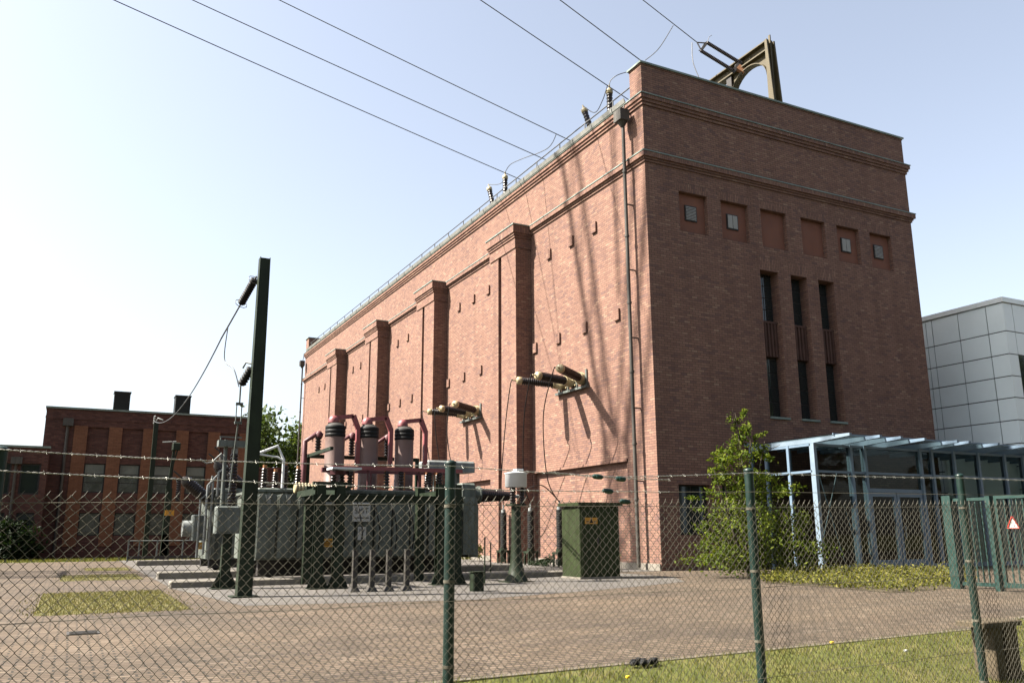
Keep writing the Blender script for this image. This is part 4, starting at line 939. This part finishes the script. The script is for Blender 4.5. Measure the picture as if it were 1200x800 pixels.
for a_,b_ in zip(gx,gx[1:]):
    for z0_,z1_ in ((.16,2.96),(3.04,3.78)):
        if abs(a_-5.92) < .01 and z0_ < 1: z0_ = 2.52
        q = MB(); q.box(a_+.05,b_-.05,AY-.008,AY+.008,z0_,z1_); q.build('pane', M['clear'], AN)
q = MB(); q.box(AX0+.072,AX0+.088,AY+.1,-.25,.02,2.96); q.box(AX0+.072,AX0+.088,AY+.1,-.25,3.04,3.78); q.build('side_glazing', M['clear'], AN)
for a_,b_ in (((4.0,-2.6,.3),(5.1,-2.6,3.0)),((5.1,-2.6,.3),(4.3,-2.6,3.0)),((5.4,-2.5,2.0),(6.0,-2.5,.2))):
    q = MB(); q.tube([a_,b_],.02); q.build('brace', M['blue'], AN)
q = MB(); q.box(13.62,17.98,-.30,-.20,.0,4.03); q.build('rear_wall', M['panel'], AN)
for i,(x,y) in enumerate(((7.2,-1.5),(9.3,-1.7))):
    t = thing('cafe_chair', ('pale metal chair inside the glass annex left of the door post','pale metal chair inside the glass annex farther right')[i], 'chair', (x,y,0), 'chairs inside the glass annex')
    for dx_ in (-.2,.2):
        for dy_ in (-.2,.2):
            q = MB(); q.tube([(x+dx_,y+dy_,.01),(x+dx_,y+dy_,.45 if dy_ < 0 else .85)],.015,6); q.build('leg', M['lightgrey'], t)
    q = MB(); q.cbox(x-.22,x+.22,y-.22,y+.22,.452,.48,.01); q.build('seat', M['lightgrey'], t)
    q = MB(); q.box(x-.21,x+.21,y+.19,y+.21,.62,.85); q.build('backrest', M['lightgrey'], t)

# ------------------------------------------------------------------ fence in front
FY = -17.3; FN = thing('chain_link_fence', 'dark green chain link fence with barbed wire across the whole foreground', 'fence', (-12,FY,-.42))
FX0, FX1 = -24.4, -.15; PZ = {-16.93:1.575, -14.44:1.59, -11.95:1.615, -9.47:1.64, -6.98:1.66, -4.49:1.665, -2.0:1.67, -19.4:1.56, -21.9:1.55}
def lerp_z(x, tab):
    ks = sorted(tab); 
    for a_,b_ in zip(ks,ks[1:]):
        if a_ <= x <= b_: return tab[a_]+(tab[b_]-tab[a_])*(x-a_)/(b_-a_)
    return tab[ks[0]] if x < ks[0] else tab[ks[-1]]
MT = {-19.4:1.345,-16.85:1.352,-14.43:1.365,-11.96:1.372,-9.5:1.402,-6.9:1.425}
for x in (-21.9,-19.4,-16.93,-14.44,-11.95,-9.47,-6.98,-4.49,-2.0):
    q = MB(); q.cyl((x,FY+.05,-.7),(x,FY+.05,PZ[x]),.034,n=16); p_ = q.build('post', M['postgreen'], FN)
    q = MB(); q.lathe((x,FY+.05,PZ[x]),(x,FY+.05,PZ[x]+.025),[(0,.038),(.5,.038),(.8,.026),(1,.008)],16); q.build('post_cap', M['postgreen'], p_)
    mz = lerp_z(x,MT)-.01
    for dz in (.04,.5,1.0,1.5): q = MB(); q.cyl((x,FY+.05,mz - dz),(x,FY+.05,mz-dz+.018),.038,n=12); q.build('tie_clip', M['mesh'], p_)
q = MB(); rw = random.Random(5); pitch = .0566; i = 0; x = FX0
while x < FX1:
    zt = lerp_z(x, MT); pts = []; n = 62; j0 = rw.uniform(-.003,.003)
    for k_ in range(n+1):
        side = (k_+i) % 2; z = zt - .0292*k_ ; xx = x + (pitch*.52 if side else -pitch*.02) + .006*math.sin(z*5+x*3) + j0
        pts.append((xx, FY + (.004 if side else -.004) + .008*math.sin(x*1.7+z), z))
    if i % 2: pts.insert(0, (pts[0][0]+.015, FY+.006, zt+.024))
    q.tube(pts, ([.0012]+[.0023]*(len(pts)-1)) if i % 2 else .0023, 4); x += pitch/2; i += 1
q.build('wire_mesh', M['mesh'], FN)
q = MB()
for dz in (.035,.62,1.25): q.tube([(FX0+.1*k_, FY+.006, lerp_z(FX0+.1*k_,MT)-dz+.004*math.sin(k_*.4)) for k_ in range(int((FX1-FX0)/.1)+1)], .0019, 4)
q.build('tension_wire', M['mesh'], FN)
def barb(pts, name):
    # two strands twisted together with barbs
    P = [V(p) for p in pts]; full = []
    for a_,b_ in zip(P,P[1:]):
        n = max(2, int((b_-a_).length/.009))
        sag = .012*(b_-a_).length
        for k_ in range(n): t = k_/n; p_ = a_.lerp(b_, t); p_.z -= sag*t*(1-t)*1.2; full.append(p_)
    full.append(P[-1]); q = MB()
    for ph in (0, PI): q.tube([p_+V((0, math.cos(i*.9+ph)*.0026, math.sin(i*.9+ph)*.0026)) for i, p_ in enumerate(full)], .0017, 4)
    for i in range(6, len(full), 13):
        p_ = full[i]
        for s_ in (-1, 1): q.tube([p_+V((.002*s_,-.012,-.008*s_)), p_, p_+V((-.002*s_,.010,.010*s_))], .0011, 3)
    q.build(name, M['galv'], FN)
barb([(-24.4,FY,1.6),(-21.9,FY,1.6),(-19.4,FY,1.60),(-16.93,FY,1.578),(-16.0,FY,1.556),(-14.44,FY+.01,1.573),(-13.2,FY,1.535),(-11.95,FY,1.60),(-9.47,FY,1.622),(-6.98,FY,1.645),(-4.49,FY,1.65),(-2.0,FY,1.655),(-.15,FY,1.66)], 'barbed_wire')
barb([(-24.4,FY,1.49),(-21.9,FY,1.49),(-19.4,FY,1.49),(-16.93,FY,1.472),(-15.9,FY,1.449),(-14.44,FY,1.432),(-13.1,FY,1.437),(-12.75,FY,1.44)], 'barbed_wire')
barb([(-13.75,FY,1.555),(-13.32,FY,1.530),(-12.75,FY,1.527)], 'barbed_wire')
q = MB(); q.tube([(-12.75,FY,1.44),(-11.95,FY,1.455),(-9.47,FY,1.475),(-6.98,FY,1.50),(-.15,FY,1.53)], .0017, 4); q.build('strand_wire', M['mesh'], FN)
for (x,z) in ((-13.36,1.533),(-13.17,1.522),(-13.28,1.437),(-13.14,1.367)):
    q = MB(); q.lathe((x-.042,FY,z+.003),(x+.042,FY,z-.003),[(0,.008),(.12,.016),(.5,.019),(.88,.016),(1,.008)],8); q.box(x-.02,x+.02,FY-.022,FY+.022,z-.009,z+.009); q.build('wire_tensioner', M['gategreen'], FN)
# ------------------------------------------------------------------ gate at right with warning sign
GT = thing('swing_gate', 'green welded bar gate standing across the drive at the right', 'gate', (0,-12,0))
q = MB(); q.box(-.10,.08,-10.28,-10.08,0,1.90); q.build('post', M['gategreen'], GT)
q = MB(); q.box(-.10,.08,-11.16,-11.06,.0,1.86); q.build('post', M['gategreen'], GT)
q = MB(); q.box(-.09,.09,-17.25,-17.1,-.6,1.9); q.build('post', M['gategreen'], GT)
q = MB(); q.box(-.03,.03,-17.05,-11.2,.08,.17); q.box(-.03,.03,-17.05,-11.2,1.80,1.86); q.box(-.03,.03,-17.05,-16.99,.171,1.799); q.box(-.03,.03,-11.26,-11.2,.171,1.799); q.box(-.03,.03,-11.05,-10.29,1.78,1.84); q.box(-.03,.03,-11.05,-10.29,.08,.15); q.build('gate_frame', M['gategreen'], GT)
q = MB(); y = -16.9
while y < -10.3:
    if not (-11.3 < y < -11.02): q.box(-.012,.012,y-.012,y+.012,.16,1.80)
    y += .125
q.build('gate_bars', M['gategreen'], GT)
q = MB(); q.prism([(-.05,-11.44,1.22),(-.05,-11.68,1.22),(-.05,-11.56,1.45)], (.006,0,0)); sg = q.build('warning_sign', M['signwhite'], GT)
q = MB()
A_ = [(-.054,-11.44,1.22),(-.054,-11.68,1.22),(-.054,-11.56,1.45)]
for k_ in range(3):
    a_, b_ = V(A_[k_]), V(A_[(k_+1)%3]); q.obox(a_, b_, .012, .035, (1,0,0))
q.build('red_border', M['signred'], sg)
# ------------------------------------------------------------------ bench like timber stub on the verge
t = thing('wooden_bench', 'small weathered wooden bench end with plank top on the grass behind the fence', 'bench', (-8.3,-16.5,-.15))
bx, by = -8.28, -16.55
q = MB(); q.cbox(bx-.35,bx+.26,by-.16,by+.14,.245,.295,.01); q.build('seat', M['wood'], t)
q = MB(); q.cbox(bx-.17,bx-.03,by-.13,by+.11,-.25,.243,.01); q.build('leg', M['wood'], t)
q = MB(); q.cbox(bx+.05,bx+.21,by-.13,by+.11,-.25,.243,.01); q.build('leg', M['wood'], t)
# drain grate in the paving
q = MB(); q.box(-16.5,-16.14,-10.55,-10.19,.005,.014)
for k_ in range(6): q.box(-16.47,-16.17,-10.53+k_*.058,-10.505+k_*.058,.0145,.02)
tag(q.build('drain_grate', M['darkgrey']), 'square grey drain grate set in the brick paving at the left', 'drain')
# dark clod on the grass and dandelions
q = MB(); c0 = V((-11.9,-15.72,0.02)); rr = random.Random(2)
for k_ in range(22):
    p_ = c0+V((rr.uniform(-.13,.13),rr.uniform(-.05,.05),rr.uniform(0,.03))); q.lathe(p_-V((.035,0,.01)), p_+V((.035,.01,.012)), [(0,.004),(.3,.022),(.7,.02),(1,.004)], 7)
tag(q.build('dark_clod', M['black']), 'small dark clod lying on the grass edge between two fence posts', 'clod')
for i,(x,y) in enumerate(((-12.35,-16.1),(-9.6,-15.72),(-11.35,-16.4),(-9.0,-16.1))):
    t = thing('dandelion' , ('yellow dandelion flower nearest the dark clod','yellow dandelion flower near the far edge of the grass','yellow dandelion flower low in the near grass','pale dandelion flower left of the wooden bench')[i], 'flower', (x,y,hz(y)), 'dandelions in the grass')
    z = hz(y); q = MB(); q.lathe((x,y,z+.06),(x,y,z+.085),[(0,.006),(.6,.022),(1,.016)],9); q.build('blossom', M['flower'] if i < 3 else M['signwhite'], t)
    q = MB(); q.tube([(x,y,z-.01),(x,y,z+.06)],.003,4); q.build('stem', M['leaf'], t)

# ------------------------------------------------------------------ plants
def leaf(q, p, s, r):
    n = V((r.gauss(0,1), r.gauss(0,1), r.gauss(0,.8)+.6)).normalized(); a = n.orthogonal().normalized(); an = r.uniform(0,2*PI); b = n.cross(a)
    u = a*math.cos(an)+b*math.sin(an); v = n.cross(u); l = s*r.uniform(.55,1.5); w = l*r.uniform(.4,.6)
    q.face([p-u*l*.5, p+v*w*.5-u*.05*l, p+u*l*.5+n*l*.08, p-v*w*.5-u*.05*l])
def shrub(name, label, cat, base, stems, clumps, n, size, mt, group=None, trunk_r=.03):
    r = random.Random(hash(label) % 1000 if False else len(label)*7+n); t = thing(name, label, cat, base, group); q = MB(); b0 = V(base)
    for tip in stems:
        tip = V(tip); m_ = b0.lerp(tip,.5)+V((r.uniform(-.15,.15),r.uniform(-.15,.15),0)); q.tube([b0+V((r.uniform(-.1,.1),r.uniform(-.1,.1),-.05)), m_, tip], [trunk_r, trunk_r*.65, trunk_r*.2], 6)
        for k_ in range(5):
            s_ = b0.lerp(tip, r.uniform(.35,.95)); q.tube([s_, s_+V((r.uniform(-.4,.4),r.uniform(-.4,.4),r.uniform(.05,.35)))], [trunk_r*.3, trunk_r*.12], 4)
    q.build('stems', M['bark'], t); q = MB(); tot = sum(c_[3] for c_ in clumps)
    for (x,y,z,wgt,rx,rz) in clumps:
        m_ = int(n*wgt/tot); sub = [(r.gauss(0,.5),r.gauss(0,.5),r.gauss(0,.5)) for _ in range(max(3,m_//45))]
        for _ in range(m_):
            s_ = r.choice(sub); p_ = V((x+rx*(s_[0]+r.gauss(0,.22)), y+rx*(s_[1]+r.gauss(0,.22)), z+rz*(s_[2]+r.gauss(0,.22))))
            if p_.z < .03: p_.z = r.uniform(.03,.2)
            leaf(q, p_, size, r)
    q.build('foliage', M[mt], t); return t
bx, by = -.55, -4.55; 
clumps = [(bx+1.3,by-.6,.6,2.4,.75,.5),(bx+1.2,by-.5,1.35,1.2,.55,.35),(bx+1.0,by-.4,2.2,.8,.5,.25),(bx-.9,by+.3,.5,1.4,.6,.4),(bx,by,.6,3.2,1.0,.55),(bx-.5,by,.9,2.2,.7,.6),(bx+.6,by-.1,1.0,2.6,.8,.6),(bx+.95,by-.2,.6,1.6,.7,.4),(bx,by,1.6,2.6,.85,.55),(bx+.5,by,1.8,1.5,.7,.4),(bx-.6,by,1.75,1.0,.5,.35),(bx,by,2.4,1.8,.7,.45),(bx+.55,by,2.7,.7,.5,.28),(bx-.65,by+.1,2.55,.6,.45,.25),(bx-.1,by,3.1,1.1,.5,.4),(bx+.45,by,3.35,.45,.3,.25),(bx-.6,by,3.2,.3,.32,.18),(bx-.1,by,3.75,.6,.3,.35),(bx-.22,by,4.2,.28,.16,.25),(bx-1.05,by,2.75,.25,.3,.14),(bx-.85,by,3.35,.16,.26,.12),(bx+.8,by-.1,3.15,.3,.3,.16),(bx+.7,by,3.75,.16,.22,.14),(bx-1.15,by+.1,1.9,.35,.35,.2),(bx+.2,by,4.35,.14,.16,.16),(bx-1.2,by,1.2,.5,.4,.25),(bx+.28,by,3.9,.2,.18,.2)]
shrub('young_tree', 'bushy young light green tree in front of the brick gable', 'tree', (bx,by,0), [(bx-.15,by,4.35),(bx+.35,by,3.9),(bx-.7,by,3.0),(bx+.7,by-.1,2.6),(bx+.1,by+.2,3.2),(bx-1.0,by,2.8),(bx+.75,by-.1,3.6)], clumps, 13500, .088, 'leaf', trunk_r=.045)
# ground cover
r = random.Random(11); q = MB(); poly = [(.0,-4.3),(4.6,-3.4),(6.0,-3.6),(6.2,-6.0),(.15,-10.0),(-2.3,-10.4),(-2.0,-8.8),(-1.9,-6.6)]
def inside(x,y):
    c_ = False; j = len(poly)-1
    for i in range(len(poly)):
        if (poly[i][1] > y) != (poly[j][1] > y) and x < (poly[j][0]-poly[i][0])*(y-poly[i][1])/(poly[j][1]-poly[i][1])+poly[i][0]: c_ = not c_
        j = i
    return c_
tuf = []
while len(tuf) < 420:
    x, y = r.uniform(-2.3,6.2), r.uniform(-10.4,-3.4)
    if inside(x,y): tuf.append((x,y,r.uniform(.08,.22)))
for x,y,h in tuf:
    for _ in range(36): leaf(q, V((x+r.gauss(0,.16), y+r.gauss(0,.16), abs(r.gauss(h*.6,h*.35))+.02)), .075, r)
tag(q.build('ground_cover', M['leafyellow']), 'bed of low yellow green ground cover plants between the tree and the gate', 'ground cover', kind='stuff')
sb = MB(); sb.face([(x,y,.012) for x,y in poly]); struct(sb.build('plant_bed_soil', M['soil']))
shrub('wall_weed', 'leafy weed growing at the wall foot left of the white drum pedestal', 'plant', (-.9,11.6,0), [(-.9,11.5,.9),(-1.0,11.9,.8)], [(-.95,11.6,.55,1,.5,.4),(-.9,12.4,.35,.6,.4,.25)], 500, .12, 'leafyellow', 'weeds at the foot of the wall', .012)
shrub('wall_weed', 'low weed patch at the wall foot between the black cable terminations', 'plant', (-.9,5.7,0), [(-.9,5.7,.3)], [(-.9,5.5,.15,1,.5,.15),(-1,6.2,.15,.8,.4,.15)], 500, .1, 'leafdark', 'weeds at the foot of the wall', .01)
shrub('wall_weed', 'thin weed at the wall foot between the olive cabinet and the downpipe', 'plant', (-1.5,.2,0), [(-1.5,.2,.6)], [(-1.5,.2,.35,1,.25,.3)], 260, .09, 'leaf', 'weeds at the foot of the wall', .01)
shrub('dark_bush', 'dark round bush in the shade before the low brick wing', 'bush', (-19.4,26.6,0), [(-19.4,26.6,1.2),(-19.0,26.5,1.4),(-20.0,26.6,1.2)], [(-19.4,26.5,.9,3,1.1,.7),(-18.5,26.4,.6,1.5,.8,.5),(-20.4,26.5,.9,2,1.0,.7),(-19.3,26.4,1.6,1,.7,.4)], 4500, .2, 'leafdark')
def tree(label, base, h, rx, n, size, seed, mt='leaffar'):
    r = random.Random(seed); t = thing('tree', label, 'tree', base, 'trees behind the hall'); b0 = V(base); q = MB()
    q.tube([b0+V((0,0,-.1)), b0+V((.1,0,h*.3)), b0+V((0,.1,h*.6)), b0+V((0,0,h*.9))], [h*.03,h*.022,h*.014,h*.003], 8)
    lobes = []
    for k_ in range(26):
        an = r.uniform(0,2*PI); zz = r.uniform(.35,.98); rr = rx*(.35+.75*math.sin(PI*min(1,(zz-.25)/.85)))*r.uniform(.3,1)
        lobes.append(V((b0.x+math.cos(an)*rr, b0.y+math.sin(an)*rr, h*zz))); q.tube([b0+V((0,0,h*zz*.6)), lobes[-1]], [h*.007,h*.002], 5)
    q.build('trunk', M['bark'], t); q = MB()
    for _ in range(n):
        l_ = r.choice(lobes); leaf(q, l_+V((r.gauss(0,rx*.20),r.gauss(0,rx*.20),r.gauss(0,rx*.16))), size, r)
    q.build('crown', M[mt], t)
tree('leafy light green tree whose crown shows left of the brick hall', (-.2,62,0), 12.3, 4.6, 7000, .5, 4)
tree('smaller leafy tree farther left behind the far brick hall', (-6.2,66,0), 10.2, 4.0, 5000, .5, 9)
# unseen trees beyond the street, reflected by the glass, enlarged to block low sky
for i,(x,y,h) in enumerate(((-38,-42,13),(-24,-44,16),(-9,-45,15),(6,-44,16),(20,-42,15),(34,-38,16),(47,-24,15))):
    tree(('broad','tall','round','dense','wide','high','rounded')[i]+' unseen street tree beyond the camera side of the street', (x,y,-.5), h, 7.5, 4200, 1.1, 20+i)
# ------------------------------------------------------------------ light, sky, camera
SUN = V((-1.0, .35, 1.2)).normalized()
elev = math.asin(SUN.z); azim = math.atan2(SUN.x, SUN.y)
wd = bpy.data.worlds.new('World'); S.world = wd; wd.use_nodes = True; nt = wd.node_tree
sky = nt.nodes.new('ShaderNodeTexSky'); sky.sky_type = 'NISHITA'; sky.sun_disc = False
sky.sun_elevation = elev; sky.sun_rotation = azim; sky.altitude = 50; sky.air_density = 1.0; sky.dust_density = 2.8; sky.ozone_density = 1.0
bg = nt.nodes['Background']; bg.inputs['Strength'].default_value = .055
hs = nt.nodes.new('ShaderNodeHueSaturation'); hs.inputs['Saturation'].default_value = .60; nt.links.new(sky.outputs[0], hs.inputs['Color']); nt.links.new(hs.outputs[0], bg.inputs['Color'])
ld = bpy.data.lights.new('Sun', 'SUN'); ld.energy = 5.0; ld.angle = math.radians(.53); ld.color = (1, .93, .82)
lo = bpy.data.objects.new('Sun', ld); COL.objects.link(lo); lo.rotation_euler = SUN.to_track_quat('Z', 'Y').to_euler(); lo.location = (-20,10,40)
cd = bpy.data.cameras.new('Camera'); cd.sensor_width = 36; cd.lens = FPX/1200*36; cd.clip_end = 2000; cd.clip_start = .05
co = bpy.data.objects.new('Camera', cd); COL.objects.link(co)
mw = Matrix((rt, up, -fw)).transposed().to_4x4(); mw.translation = CAM; co.matrix_world = mw
S.camera = co
S.view_settings.view_transform = 'Standard'; S.view_settings.look = 'None'; S.view_settings.gamma = 1; S.view_settings.use_curve_mapping = False
S.view_settings.exposure = 2.4
for o in bpy.data.objects:
    if '_o' in o: del o['_o']
